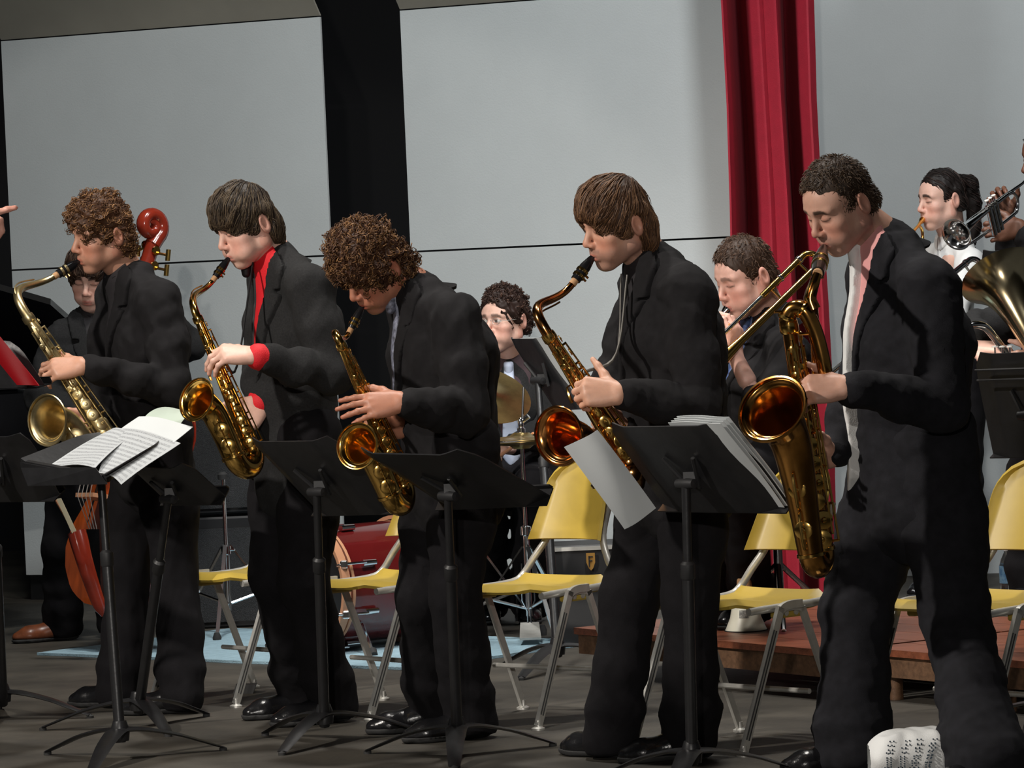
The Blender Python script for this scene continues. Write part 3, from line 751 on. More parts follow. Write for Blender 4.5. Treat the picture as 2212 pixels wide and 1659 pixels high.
def make_hair(style, col, seed, kw):
    """hair in the head's frame: a combed mass plus strands on its surface"""
    rs = np.random.RandomState(seed); S = Soft(); col = np.array(col)
    vol, top, fr = kw.get('vol', .016), kw.get('top', .0), kw.get('fringe', 0.0)
    fwd = kw.get('fwd', 0.0)
    S.ell((0, -.002 + fwd, .036 + top * .3), (.073 + vol, .086 + vol, .080 + vol + top), k=.02)
    nape = kw.get('nape', .0)
    S.cone((-.042, -.048, -.02), (.042, -.048, -.02), .030 + vol * .7, .030 + vol * .7, .03)
    if nape > 0: S.cone((-.035, -.054, -.045 - nape), (.035, -.054, -.045 - nape), .022 + vol * .5, .022 + vol * .5, .03)
    for s in (() if kw.get('crop') else (-1, 1)):
        S.cone((s * .068, -.035, .03), (s * .064, -.045, -.030 - nape * .8), .016 + vol * .6, .014 + vol * .5, .025)
        sb = kw.get('side', .0)
        if sb > 0: S.cone((s * .070, .012, .045), (s * .071, .016, .02 - sb), .010 + vol * .55, .006 + vol * .35, .02)
    fz = kw.get('hairline', .062)
    if fr > 0:
        S.cone((-.048, .050, fz + .004), (.048, .050, fz + .004), .018 + vol * .5, .018 + vol * .5, .03)
        n = 6
        for i in range(n):
            x = -.055 + .11 * i / (n - 1); drop = fr * (.85 + .3 * rs.rand())
            S.cone((x, .072 - 4.5 * x * x, fz - .004), (x * 1.04, .097 - 6 * x * x, fz - drop), .014 + vol * .3, .007 + vol * .2, .016)
    # face opening
    S.ell((0, .105, fz - .085 if fr == 0 else fz - .110 - fr * .6), (.062, .060, .085), k=.012, sub=True)
    if fr == 0: S.ell((0, .112, fz - .055), (.066, .062, .055), k=.008, sub=True)
    for s in (-1, 1): S.ell((s * .094, -.012, -.006), (.025, .024, .036), k=.008, sub=True)
    for op in kw.get('extra', []): S.cone(*op)
    h = .0050
    Fd, o, ax = S.field(h)
    if style == 'curly': Fd = Fd + ripple(ax, kw.get('lump', .007), 130, seed)
    else: Fd = Fd + ripple(ax, .0022, 150, seed, (1, 1, .35))
    v, f = nets(Fd, o, h)
    shade = .75 + .5 * rs.rand(len(v)); cols = col[None] * (.55 + .25 * shade[:, None])
    # strands over the surface
    gi = rs.choice(len(v), kw.get('n', 700)); nv = np.zeros_like(v)
    fn = np.cross(v[f[:, 1]] - v[f[:, 0]], v[f[:, 3]] - v[f[:, 0]])
    for k in range(4): np.add.at(nv, f[:, k], fn)
    nv /= np.linalg.norm(nv, axis=1)[:, None] + 1e-12
    paths = []; pc = []
    hi = np.array(kw.get('hi', col * 1.9))
    for i in gi:
        p, nn = v[i], nv[i]
        if nn[2] < -.6: continue
        if fr == 0 and p[1] > .040 and p[2] < fz - .004: continue
        if style == 'curly':
            R_ = kw.get('curl', .007) * (.7 + .6 * rs.rand()); u = nrm(np.cross(nn, rs.normal(size=3))); w = np.cross(nn, u)
            t = np.linspace(0, 2 * math.pi * (1.1 + .8 * rs.rand()), 9); ph = rs.rand() * 6.28
            pts = p + R_ * (np.cos(t + ph)[:, None] * u + np.sin(t + ph)[:, None] * (.6 * w + .7 * nn)) + np.outer(t, w) * .0012 + nn * (.001 + .004 * rs.rand())
        else:
            crown = np.array(kw.get('crown', (0, -.055, .115))); d = p - crown
            comb = np.array(kw.get('comb', (0, 0, -.2)))
            d = d / (np.linalg.norm(d) + 1e-6) + comb + rs.normal(size=3) * kw.get('mess', .18)
            pts = [p + nn * .0015]; L_ = kw.get('len', .045) * (.6 + .7 * rs.rand()); cur = p.copy(); dd = d - nn * (d @ nn); dd = nrm(dd)
            nrm_c = nn
            for q in range(7):
                cur = cur + dd * L_ / 7
                dist = np.linalg.norm(v[::3] - cur, axis=1); j = np.argmin(dist) * 3
                off = (cur - v[j]) @ nv[j]; cur = cur - nv[j] * (off - .0022 - .0015 * q * kw.get('lift', .3))
                dd = nrm(dd + V(0, 0, -.08) - nv[j] * ((dd) @ nv[j]))
                pts.append(cur.copy())
            pts = np.array(pts)
        paths.append(pts); t = rs.rand() ** 1.6
        pc.append(col * (1 - t) * (.7 + .4 * rs.rand()) + hi * t)
    sv, sf, sc_ = strands(paths, kw.get('thick', .0024), pc)
    return np.vstack([v, sv]), np.vstack([f, sf + len(v)]), np.vstack([cols, sc_])

# ------------------------------------------------------------------ hands
def hand_ops(S, W, d, n, thumb, curl, spread=.10, scale=1.0, thumb_curl=.3, thumb_out=.8, fore=None, fd=None):
    """W wrist, d towards the knuckles, n out of the back of the hand, thumb = direction of the thumb side"""
    d = nrm(d); n = nrm(n - d * (n @ d)); s = thumb - d * (thumb @ d) - n * (thumb @ n); s = nrm(s); k = scale
    tips = []
    offs = [.031, .0105, -.0105, -.030]; ln = [.090, .094, .089, .080]; fl = [.96, 1.06, .98, .78]
    if np.ndim(curl[0]) == 0: curl = [curl] * 4
    for i in range(4):
        base = W + k * (d * ln[i] + s * offs[i] + n * (.002 if i in (1, 2) else -.002))
        S.cone(W + k * (s * offs[i] * .55 + d * .008), base, .0155 * k, .0125 * k, .014)
        dr = nrm(d + s * (1.5 - i) * spread); cur = base; r = (.0098 if i < 3 else .0086) * k; ang = 0
        for j, (L_, a) in enumerate(zip((.044, .027, .022), curl[i])):
            ang += a; dd = nrm(dr * math.cos(ang) - n * math.sin(ang)); nx = cur + dd * L_ * fl[i] * k
            S.cone(cur, nx, r, r * .90, .004); S.ell(cur + n * .001, (r * 1.06,) * 3, k=.003)
            cur = nx; r *= .90
        tips.append(cur)
    tb = W + k * (d * .022 + s * .024 - n * .010); dr = nrm(d * .62 + s * thumb_out - n * .25)
    cur = tb; r = .0155 * k; ang = 0
    S.cone(W + k * (d * .01 + s * .01 - n * .004), tb, .017 * k, .0165 * k, .014)
    for L_, a in zip((.042, .033, .027), (0, thumb_curl, thumb_curl)):
        ang += a; dd = nrm(dr * math.cos(ang) + (d * .75 - s * .55 - n * .3) * math.sin(ang)); nx = cur + dd * L_ * k
        S.cone(cur, nx, r, r * .80, .008); cur = nx; r *= .80
    S.ell(W + k * d * .05 - n * .006 * k, (.036 * k, .040 * k, .014 * k), np.stack([s, d, n], 1), k=.014)
    if fore is not None: S.cone(fore, W, .030 * k, .024 * k, .012, L=s, sq=1.15)
    return tips

# ------------------------------------------------------------------ people
def person(label, spec, group='other band members'):
    """spec: world joints + looks; the body is the top-level mesh, hair, clothes and shoes are its children"""
    g = spec.get; J = {k: np.asarray(v, float) for k, v in spec['J'].items()}
    hc, hR, hs = spec['hc'], spec['hR'], spec.get('hs', 1.05)
    Lv = nrm(J['shL'] - J['shR']); Lh = nrm(J['hipL'] - J['hipR']); sc = J.get('chest', (J['shL'] + J['shR']) / 2)
    pel = (J['hipL'] + J['hipR']) / 2; U = nrm((J['shL'] + J['shR']) / 2 - pel)
    Fd_ = nrm(np.cross(U, Lv)); Fd_ = Fd_ if Fd_ @ g('face', Fd_) > 0 else -Fd_
    org = (J['anL'] + J['anR']) / 2; org = V(org[0], org[1], g('floor', 0.0))
    lod = 1.0 if group == 'saxophone players' else 1.3
    b = g('bulk', 1.0); shc_ = (J['shL'] + J['shR']) / 2
    # --- body (skin): head at fine grid, hands at fine grid, hidden trunk and limbs coarser
    VV, FF, CC = [], [], []; off = 0
    def put(v, f, c):
        nonlocal off
        VV.append(v - org); FF.append(f + off); CC.append(c); off += len(v)
    skin = np.array(g('skin', (.66, .40, .30)))
    S = Soft(); head_ops(S, spec.get('headkw', {}))
    nb = (J['neck'] - hc) @ hR / hs                                   # neck base in the head's frame
    S.cone((0, -.030, -.050), nb * .98, .050, .055, .025); S.cone((0, -.004, -.066), nb * .62 + V(0, .012, -.02), .030, .042, .02)
    h = .0034 * lod; Fh, o, ax = S.field(h); v, f = nets(Fh, o, h)
    kw = dict(spec.get('headkw', {})); kw['skin'] = skin; kw['hair_col'] = g('hair_col', (.05, .03, .02))
    put(v * hs @ hR.T + hc, f, head_cols(v, kw))
    tips = {}
    for sd in 'LR':
        hd = g('hand' + sd)
        if hd is None: continue
        S = Soft(); W = J['wr' + sd]; fore = J['el' + sd] + (W - J['el' + sd]) * .62
        tips[sd] = hand_ops(S, W, hd['d'], hd['n'], hd['t'], hd.get('curl', (.5, .5, .3)), hd.get('spread', .1), hd.get('scale', 1.0), hd.get('tc', .3), hd.get('to', .8), fore)
        h = .0036 * lod; Fh, o, ax = S.field(h); v, f = nets(Fh, o, h)
        c = np.tile(skin, (len(v), 1)); tp = np.min([np.linalg.norm(v - t, axis=1) for t in tips[sd]], 0)
        c = lerp3(c, skin * np.array([1.0, .74, .70]), .6 * gauss(tp ** 2, .012)); put(v, f, c)
    S = Soft()
    S.chain([J['neck'] - U * .09, J.get('back', shc_ - U * .13), pel + (shc_ - pel) * .38, pel], [.055, .075, .070, .085], .03, Lv, 1.2); S.cone(J['shL'], J['shR'], .05, .05, .03); S.cone(J['hipL'], J['hipR'], .07, .07, .03)
    for sd in 'LR':
        S.chain([J['sh' + sd], J['el' + sd], J['wr' + sd]], [.042, .034, .022], .02)
        S.chain([J['hip' + sd], J['kn' + sd], J['an' + sd]], [.070, .048, .036], .02)
    S.cone(J['neck'] * .5 + hc * .5, J['neck'], .045, .05, .02)
    h = .016; Fh, o, ax = S.field(h); v, f = nets(Fh, o, h); put(v, f, np.tile(skin, (len(v), 1)))
    me = mesh_np('person', np.vstack(VV), np.vstack(FF), np.vstack(CC))
    root = link('person', me, skin_m); root.location = tuple(org); tag(root, label, 'person', group)
    def child(nm, v, f, material, cols=None, kind=None, lab=None):
        if len(v) == 0: return None
        o_ = link(nm, mesh_np(nm, v - org, f, cols), material, root)
        if kind: o_['kind'] = kind
        if lab: o_['label'] = lab
        return o_
    hv, hf, hcol = make_hair(g('hair', 'short'), g('hair_col', (.05, .03, .02)), g('seed', 1), g('hairkw', {}))
    child('hair', hv * hs @ hR.T + hc, hf, hair_m, hcol, lab=g('hair_label'))
    # --- jacket / top
    seed = g('seed', 1)
    T_ = Soft()
    neck, shL, shR = J['neck'], J['shL'], J['shR']; shc = (shL + shR) / 2
    tw = np.linalg.norm(shL - shR)
    up_ = neck - U * .045
    cw = g('chest_w', .150) * b; cd = g('chest_d', .118) * b
    ch = shc - U * .13 + Fd_ * .015; wa = pel + (shc - pel) * .38 + g('belly', 0.0) * Fd_; hem = pel - U * g('skirt', .06)
    if 'back' in J: ch = J['back'] - U * 0.0 + Fd_ * .0
    T_.cone(up_ - Fd_ * .02, ch, .075 * b, cd, .05, Lv, cw / cd); T_.cone(ch, wa, cd, cd * .92, .05, Lv, cw / cd)
    T_.cone(wa, hem, cd * .92, cd * 1.03, .05, Lh, cw / cd * 1.02)
    for sd, sh in (('L', shL), ('R', shR)):
        T_.cone(neck - U * .02 - Fd_ * .01, sh + U * .008, .046 * b, .062 * b, .045)
    torso_ops = list(T_.ops)
    Jk = Soft(); Jk.ops = list(torso_ops)
    for sd in 'LR':
        sh, el, wr = J['sh' + sd], J['el' + sd], J['wr' + sd]
        cuff = wr + (el - wr) * g('cuff' + sd, .10)
        if g('bare_arms'): cuff = sh + (el - sh) * .45; Jk.chain([sh, cuff], [.062 * b, .052 * b], .035); continue
        Jk.chain([sh, sh + (el - sh) * .5, el, el + (cuff - el) * .5, cuff], [.073 * b, .066 * b, .058 * b, .053 * b, g('cuff_r', .045) * b], .03)
    if g('cuff_mat'):
        for sd in 'LR':
            wr, el = J['wr' + sd], J['el' + sd]; q0 = wr + (el - wr) * (g('cuff' + sd, .10) + .02); q1 = wr + (el - wr) * (g('cuff' + sd, .10) - .10)
            Cf = Soft(); Cf.cone(q0, q1, .043 * b, .041 * b, .01); Fc_, oc_, _ = Cf.field(.005); v_, f_ = nets(Fc_, oc_, .005); child('shirt_cuff', v_, f_, g('cuff_mat'))
    # cut the sleeve ends flat is not needed: hands leave through the rounded cuffs
    h = .0088 * lod; Fj, o, ax = Jk.field(h)
    Fj = Fj + ripple(ax, g('fold', .0062), 30, seed, (1, 1, .8)) + ripple(ax, .0018, 95, seed + 5)
    v, f = nets(Fj, o, h)
    child(g('top_name', 'jacket'), v, f, g('jacket', suit_m))
    # --- front patches on the torso: shirt, tie, lapels
    Tp = Soft(); Tp.ops = torso_ops
    h = .0058 * lod
    lo = shc - V(.33, .33, .0); lo[2] = pel[2] - .12; hi_ = shc + V(.33, .33, .16)
    Ft, o, ax = Tp.field(h, bmin=lo, bmax=hi_)
    X, Y, Z = ax[0][:, None, None] - f32(neck[0]), ax[1][None, :, None] - f32(neck[1]), ax[2][None, None, :] - f32(neck[2])
    dot = lambda q: X * f32(q[0]) + Y * f32(q[1]) + Z * f32(q[2])
    l_, u_, fr_ = dot(Lv), -dot(U), dot(Fd_)            # u_: distance below the neck point
    VL = g('v_len', .36); vt = g('v_top', .062)
    vw = vt * (1 - np.clip((u_ - .02) / VL, 0, 1)) ** .8
    frontal = .02 - fr_
    nd = nrm(hc - hR[:, 2] * .06 - neck)
    if g('shirt'):
        R_ = np.maximum(np.maximum(np.abs(l_) - vw - .012, frontal), u_ - VL - .02)
        R_ = np.maximum(R_, -.03 - u_)
        Cs = Soft(); Cs.cone(neck - U * .05 + Fd_ * .035, neck + nd * .012 + Fd_ * .012, .078 * b, .064 * b, .01, Lv, 1.06)
        v, f = nets(np.maximum(Ft - .007, R_).astype(f32), o, h)
        Fc, o2, a2 = Cs.field(.005)
        X2, Y2, Z2 = a2[0][:, None, None] - f32(neck[0]), a2[1][None, :, None] - f32(neck[1]), a2[2][None, None, :] - f32(neck[2])
        up2 = X2 * f32(nd[0]) + Y2 * f32(nd[1]) + Z2 * f32(nd[2]); fr2 = X2 * f32(Fd_[0]) + Y2 * f32(Fd_[1]) + Z2 * f32(Fd_[2])
        Fc = np.maximum(Fc, up2 + .008 + .70 * (fr2 + .05)).astype(f32); v2, f2 = nets(Fc, o2, .005)
        child('shirt', np.vstack([v, v2]), np.vstack([f, f2 + len(v)]), g('shirt'))
    if g('lapel', True) and g('shirt'):
        for sg in (1, -1):
            wl = .062 * np.clip(1 - np.clip((u_ - .16) / (VL - .12), 0, 1), .12, 1) - .03 * np.clip((.03 - u_) / .05, 0, 1)
            notch = np.where((u_ > .118) & (u_ < .128), .028, 0)
            sl = l_ * sg
            R_ = np.maximum(np.maximum(vw - .004 - sl, sl - vw - wl + notch), np.maximum(frontal, u_ - VL - .05)); R_ = np.maximum(R_, -.015 - u_)
            v, f = nets(np.maximum(Ft - .0125, R_).astype(f32), o, h); child('lapel', v, f, g('jacket', suit_m))
    if g('tie'):
        tl = g('tie_len', .5)
        twd = .020 + .022 * np.clip((u_ - .05) / tl, 0, 1); twd = np.where(u_ > tl - .03, twd * np.clip((tl + .02 - u_) / .05, 0, 1), twd)
        R_ = np.maximum(np.maximum(np.abs(l_ - g('tie_off', 0.0)) - twd, frontal), np.maximum(u_ - tl - .02, .015 - u_))
        v, f = nets(np.maximum(Ft - g('tie_raise', .014), R_).astype(f32), o, h); child('tie', v, f, g('tie'))
        Kn = Soft(); kp = neck + Fd_ * g('knot_f', .085) - U * .035 + Lv * g('tie_off', 0.0); Kn.cone(kp, kp - U * .03, .019, .014, .01)
        Fk, o2, _ = Kn.field(.004); v, f = nets(Fk, o2, .004); child('tie_knot', v, f, g('tie'))
    # collar of the shirt and jacket collar: bands round the neck
    if g('shirt'):
        for nm, r0, r1, z0, z1, mt_, gap, th in (('shirt_collar', .064, .070, -.020, .034, g('collar_mat', g('shirt')), .5, .006), ('jacket_collar', .074, .080, -.045, .020, g('jacket', suit_m), 1.05, .010)):
            if nm == 'jacket_collar' and not g('lapel', True): continue
            rows = []; base = neck - U * .005 + Fd_ * .010
            for t in np.linspace(0, 1, 5):
                row = []
                for a in np.linspace(gap, 2 * math.pi - gap, 26):
                    w_ = abs(a - math.pi) / math.pi                      # 0 at the back, ~1 in front
                    r = (r0 + (r1 - r0) * (1 - t)) * b
                    zz = z0 + (z1 - z0) * t - .052 * w_ ** 1.5 * (1.2 if nm == 'shirt_collar' else 1.6)
                    row.append(base + Fd_ * math.cos(a) * r * 1.12 + Lv * math.sin(a) * r * 1.0 + nd * zz)
                rows.append(row)
            o_ = MB().sheet(np.array(rows), th).build(nm, mt_, root)
    # --- trousers / skirt
    if g('legs', True):
        Tr = Soft(); Tr.cone(J['hipL'] + U * .08, J['hipR'] + U * .08, .098 * b, .098 * b, .03)
        lr = g('leg_r', 1.0) * b
        for sd in 'LR':
            hp, kn, an = J['hip' + sd], J['kn' + sd], J['an' + sd]
            hm = an + (an - kn) / np.linalg.norm(an - kn) * g('hem_drop', .03)
            Tr.chain([hp + U * .06, hp + (kn - hp) * .45, kn, kn + (hm - kn) * .5, hm], [.102 * b, .092 * lr, .076 * lr, .074 * lr, g('hem_r', .078) * lr], .03)
            # break of the cloth over the shoe
            Tr.ell(an + (kn - an) * .16, (.071 * lr, .071 * lr, .035), k=.04)
        h = .0105 * lod; Fr, o, ax = Tr.field(h)
        Fr = Fr + ripple(ax, g('tfold', .0048), 17, seed + 11, (1, 1, 1.1)) + ripple(ax, .002, 80, seed + 17)
        zf = ax[2][None, None, :]; Fr = np.maximum(Fr, f32(g('floor', 0.0) + .012) - zf + 0 * Fr)
        v, f = nets(Fr.astype(f32), o, h); child('trousers', v, f, g('trousers', trouser_m))
    for sd in 'LR':
        an = J['an' + sd]; td = J['toe' + sd] - an; td[2] = 0; td = nrm(td); L_ = g('shoe_len', .285); z0 = g('floor', 0.0)
        hl = V(an[0], an[1], z0) - td * .07; sdv = V(-td[1], td[0], 0)
        Sh = Soft()
        Sh.cone(hl + td * .035 + V(0, 0, .040), hl + td * .11 + V(0, 0, .046), .036, .038, .02)
        Sh.cone(hl + td * .11 + V(0, 0, .040), hl + td * (L_ - .075) + V(0, 0, .026), .038, .040, .03, sdv, 1.05)
        Sh.cone(hl + td * (L_ - .075) + V(0, 0, .024), hl + td * (L_ - .030) + V(0, 0, .020), .038, .026, .02, sdv, 1.15)
        Sh.cone(hl + td * .06 + V(0, 0, .05), V(an[0], an[1], z0 + .10), .038, .036, .02)
        h = .0068 * lod; Fs, o, ax = Sh.field(h); zf = ax[2][None, None, :]
        Fu = np.maximum(Fs, f32(z0 + .016) - zf + 0 * Fs); v, f = nets(Fu.astype(f32), o, h)
        so = child('shoe', v, f, g('shoe', shoe_m))
        Fo = np.maximum(np.maximum(Fs - .004, zf - f32(z0 + .018) + 0 * Fs), f32(z0 + .002) - zf + 0 * Fs); v, f = nets(Fo.astype(f32), o, h)
        q = link('sole', mesh_np('sole', v - org, f), rubber_m, so)
    spec['tips'] = tips; spec['root'] = root; spec['F'] = Fd_; spec['U'] = U; spec['Lv'] = Lv; spec['org'] = org
    spec['mouth'] = hc + hs * hR @ V(0, .100, -.0735)
    return root
def joints(D0, tab, feet, floor=0.0):
    """tab: name -> (px, py, depth offset); feet: side -> (heel px, toe px) on the floor"""
    J = {k: P(x, y, D0 + d) for k, (x, y, d) in tab.items()}
    for sd, (hp, tp) in feet.items():
        a = G(*hp, floor); t = G(*tp, floor); td = nrm(t - a)
        J['an' + sd] = a + td * .07 + V(0, 0, .085); J['toe' + sd] = t + V(0, 0, .0)
    return J
# ================================================================== SAXOPHONES
SAXD = dict(alto=dict(k=1.0, neck=.085, mp=.085), tenor=dict(k=1.25, neck=.125, mp=.095), bari=dict(k=1.55, neck=.10, mp=.10))
def sweep(path, rad, n=22):
    """open tube surface (no caps) as vertex rings"""
    m = MB(); m.tube(path, rad, n, cap=False); return m
def saxophone(kind, T, Bt, bhint, mouth, body_m, key_m, label, neck_pts=None, bell_up=None, bell_k=1.0, strap=None, seed=3, bell_tilt=1.0, bow=None, mouth_back=None, rb=.030):
    q = SAXD[kind]; k = q['k']; T = np.asarray(T, float); Bt = np.asarray(Bt, float)
    a = nrm(Bt - T); L = np.linalg.norm(Bt - T); b = nrm(np.asarray(bhint) - a * (np.asarray(bhint) @ a)); c = np.cross(a, b)
    if c @ (CAM - T) < 0: c = -c
    root = tag(empty('saxophone', tuple(Bt)), label, 'saxophone', 'saxophones')
    W = lambda x, y, z=0.0: T + b * x + a * y + c * z
    rs = random.Random(seed)
    # body tube, bow, bell (one bore, three visible pieces)
    r0, r1 = .0125 * k, rb * k; br = (.052 if bow is None else bow) * k
    ys = np.linspace(0, L, 14)
    MB().tube([W(0, y) for y in ys], [r0 + (r1 - r0) * (y / L) for y in ys], 20).build('body_tube', body_m, root)
    th = np.linspace(0, math.pi, 13)
    MB().tube([W(br - br * math.cos(t), L + br * math.sin(t)) for t in th], np.linspace(r1 * 1.0, r1 * 1.16, 13), 20).build('bow', body_m, root)
    for y_, x_, rr in ((L, 0, r1 * 1.08), (L, 2 * br, r1 * 1.24)):
        MB().lathe([(rr * .97, -.006), (rr * 1.05, -.004), (rr * 1.05, .004), (rr * .97, .006)], W(x_, y_), a, n=22, close=True).build('bow_ring', key_m, root)
    bu = .235 * k if bell_up is None else bell_up                        # how far the rim centre rises over the bow
    rl = lambda t: r1 * 1.17 + (.047 * k * bell_k - r1 * 1.17) * (t / .84) ** 1.3
    bl = [(2 * br, 0, rl(0)), (2 * br, .25, rl(.25)), (2 * br + .002 * k, .50, rl(.5)), (2 * br + .008 * k, .70, rl(.7)), (2 * br + .022 * k * bell_tilt, .84, rl(.84)),
          (2 * br + .040 * k * bell_tilt, .93, .053 * k * bell_k), (2 * br + .050 * k * bell_tilt, .972, .060 * k * bell_k), (2 * br + .057 * k * bell_tilt, .995, .069 * k * bell_k), (2 * br + .060 * k * bell_tilt, 1.004, .077 * k * bell_k)]
    path = np.array([W(x, L - t * bu) for x, t, r in bl]); rr = np.array([r for x, t, r in bl])
    # densify and add lip + inner wall so that the bell is hollow
    pp = catmull(path, 5); tt = np.linspace(0, 1, len(pp)); r2 = np.interp(tt, np.linspace(0, 1, len(rr)), rr)
    tan = nrm(pp[-1] - pp[-4])
    outer = list(zip(pp, r2)); lip = [(pp[-1] + tan * .003 * k, r2[-1] + .0035 * k), (pp[-1] + tan * .006 * k, r2[-1] + .002 * k), (pp[-1] + tan * .0055 * k, r2[-1] - .001 * k)]
    inner = [(p, r - .0022) for p, r in reversed(outer[8:])]
    allp = np.array([p for p, r in outer + lip + inner]); allr = [r for p, r in outer + lip + inner]
    n = 32; mb = MB(); rings = []
    Tn = np.gradient(pp, axis=0); Tn /= np.linalg.norm(Tn, axis=1)[:, None]
    tl = [*Tn, tan, tan, tan, *Tn[8:][::-1]]
    # tilt the last rings so that the rim looks forward
    vv = []
    for i, (p, r) in enumerate(zip(allp, allr)):
        t_ = tl[i]; u = nrm(c - t_ * (c @ t_)); w = np.cross(t_, u)
        for j in range(n):
            an = 2 * math.pi * j / n; vv.append(p + r * (math.cos(an) * u + math.sin(an) * w))
    ff = [(i * n + j, i * n + (j + 1) % n, (i + 1) * n + (j + 1) % n, (i + 1) * n + j) for i in range(len(allp) - 1) for j in range(n)]
    ff.append(tuple((len(allp) - 1) * n + j for j in range(n)))
    mb.add(vv, ff).build('bell', body_m, root)
    MB().tube([W(r1, L - bu * .45), W(2 * br - r1 * 1.2, L - bu * .45)], .0045 * k, 8).build('bell_brace', key_m, root)
    # neck
    if neck_pts is None:
        dm = nrm(-b * .72 - a * .62) if mouth_back is None else nrm(mouth_back)
        M0 = mouth - dm * q['mp']
        np_ = bez(T, T - a * q['neck'] * 1.25, M0 - dm * q['neck'] * .85, M0, 18)
    else:
        np_ = catmull([*neck_pts], 6); dm = nrm(mouth - np_[-1]); M0 = np_[-1]
    MB().tube(np_, np.linspace(r0 * 1.02, .0078 * k, len(np_)), 16).build('neck', body_m, root)
    MB().lathe([(r0 * 1.25, -.010 * k), (r0 * 1.32, -.004), (r0 * 1.32, .008 * k), (r0 * 1.1, .012 * k)], T, a, n=18).build('neck_collar', key_m, root)
    ck = nrm(mouth - M0)
    MB().tube([M0 - ck * .004, M0 + ck * .018 * k], .0088 * k, 14).build('cork', cork_m, root)
    mpl = np.linalg.norm(mouth - M0)
    m0 = M0 + ck * .012
    MB().tube([m0, m0 + ck * mpl * .25, m0 + ck * mpl * .5, m0 + ck * mpl * .8, mouth + ck * .012], [.0115 * k, .0128 * k, .0130 * k, .0085 * k, .0045 * k], 14).build('mouthpiece', ebonite_m, root)
    lg = MB()
    for d_ in (.30, .48): lg.lathe([(.0128 * k, -.004), (.0146 * k, -.004), (.0146 * k, .004), (.0128 * k, .004)], M0 + ck * mpl * d_, ck, n=16, close=True)
    lg.build('ligature', key_m, root)
    lo = -np.cross(ck, c); lo = lo if lo[2] < 0 else -lo
    for d_ in (.33, .45): MB().tube([M0 + ck * mpl * d_ + lo * .013 * k, M0 + ck * mpl * d_ + lo * .026 * k], .0028 * k, 8).build('ligature_screw', key_m, root)
    # octave key over the neck
    i0, i1 = 4, len(np_) - 4
    nn_ = [p - (np.cross(c, nrm(np_[min(i + 1, len(np_) - 1)] - np_[i - 1]))) * (-1) * .013 * k for i, p in enumerate(np_[:i1], 0) if i >= i0]
    side = np.cross(c, nrm(np_[i1] - np_[i0])); side = side if side @ b > 0 else -side
    MB().tube([np_[i] + side * (.012 + .004 * math.sin((i - i0) / (i1 - i0) * 3.14)) * k for i in range(i0, i1)], .0022 * k, 6).build('octave_key', key_m, root)
    # rods
    for ang, o_, y0, y1 in ((.35, .010, .03, .93), (.85, .011, .08, .60), (-.25, .011, .30, .97), (1.45, .012, .10, .9), (-1.0, .010, .1, .75)):
        d_ = math.cos(ang) * c + math.sin(ang) * b
        pts = [W(0, L * y) + d_ * (r0 + (r1 - r0) * y + o_ * k) for y in np.linspace(y0, y1, 6)]
        rod = MB().tube(pts, .0022 * k, 7).build('key_rod', key_m, root)
        for y in np.linspace(y0, y1, 5):
            p0 = W(0, L * y) + d_ * (r0 + (r1 - r0) * y - .002); MB().tube([p0, p0 + d_ * (o_ * k + .004)], .0026 * k, 6).build('rod_post', key_m, root)
    # key cups on the body
    cup = MB().lathe([(0, .0), (.9, .0), (1, .12), (1, .42), (.86, .55), (.3, .60), (.22, .8), (0, .85)], n=16).mesh('key_cup', True)
    cup.materials.append(key_m)
    def put_cup(p, d_, r):
        o_ = bpy.data.objects.new('key_cup', cup); COL.objects.link(o_); o_.parent = root
        o_.location = local(root, [p])[0]; o_.rotation_mode = 'QUATERNION'; o_.rotation_quaternion = Vector(d_).to_track_quat('Z', 'Y'); o_.scale = (r, r, r * .55)
        return o_
    for i, y in enumerate(np.linspace(.10, .95, 11)):
        ang = (.75 if i % 2 else 1.0) + rs.uniform(-.15, .15); d_ = math.cos(ang) * c + math.sin(ang) * b
        put_cup(W(0, L * y) + d_ * (r0 + (r1 - r0) * y + .004 * k), d_, (.008 + .010 * y) * k)
    for i, y in enumerate(np.linspace(.05, .40, 4)):
        ang = -.5 + rs.uniform(-.2, .2); d_ = math.cos(ang) * c + math.sin(ang) * b
        put_cup(W(0, L * y) + d_ * (r0 + (r1 - r0) * y + .004 * k), d_, .0085 * k)
    pearl = MB().lathe([(0, .3), (.7, .3), (1, .1), (1, -.4), (0, -.4)], n=12).mesh('pearl_key', True); pearl.materials.append(pearl_m)
    for y in (.21, .55):
        d_ = math.cos(1.2) * c + math.sin(1.2) * b
        o_ = put_cup(W(0, L * y) + d_ * (r0 + (r1 - r0) * y + .020 * k), d_, .0075 * k); o_.data = cup
    # palm keys / spatulas standing off the body
    for y, sd in ((.06, 1), (.13, 1), (.20, 1), (.36, -1), (.45, 1), (.80, -1)):
        d_ = nrm(c * .5 * sd + b * .9); p0 = W(0, L * y) + d_ * (r0 + (r1 - r0) * y)
        MB().tube([p0, p0 + d_ * .012 * k, p0 + d_ * .020 * k + a * .022 * k, p0 + d_ * .021 * k + a * .034 * k], [.0025 * k, .0025 * k, .0042 * k, .0035 * k], 7).build('key_lever', key_m, root)
    # bell-side key cups with wire guards
    for t in (.18, .45):
        p = W(2 * br, L - bu * t); d_ = nrm(c * .55 + b * .85) if kind != 'bari' else nrm(c * .2 + b * .98)
        p = p + d_ * r1 * 1.25; put_cup(p, d_, min(.024 * k, r1 * .85))
        ar = [p + d_ * h_ + a * w_ for h_, w_ in ((0, -.034 * k), (.018 * k, -.028 * k), (.022 * k, 0), (.018 * k, .028 * k), (0, .034 * k))]
        MB().tube(catmull(ar, 4), .0022 * k, 6).build('key_guard', key_m, root)
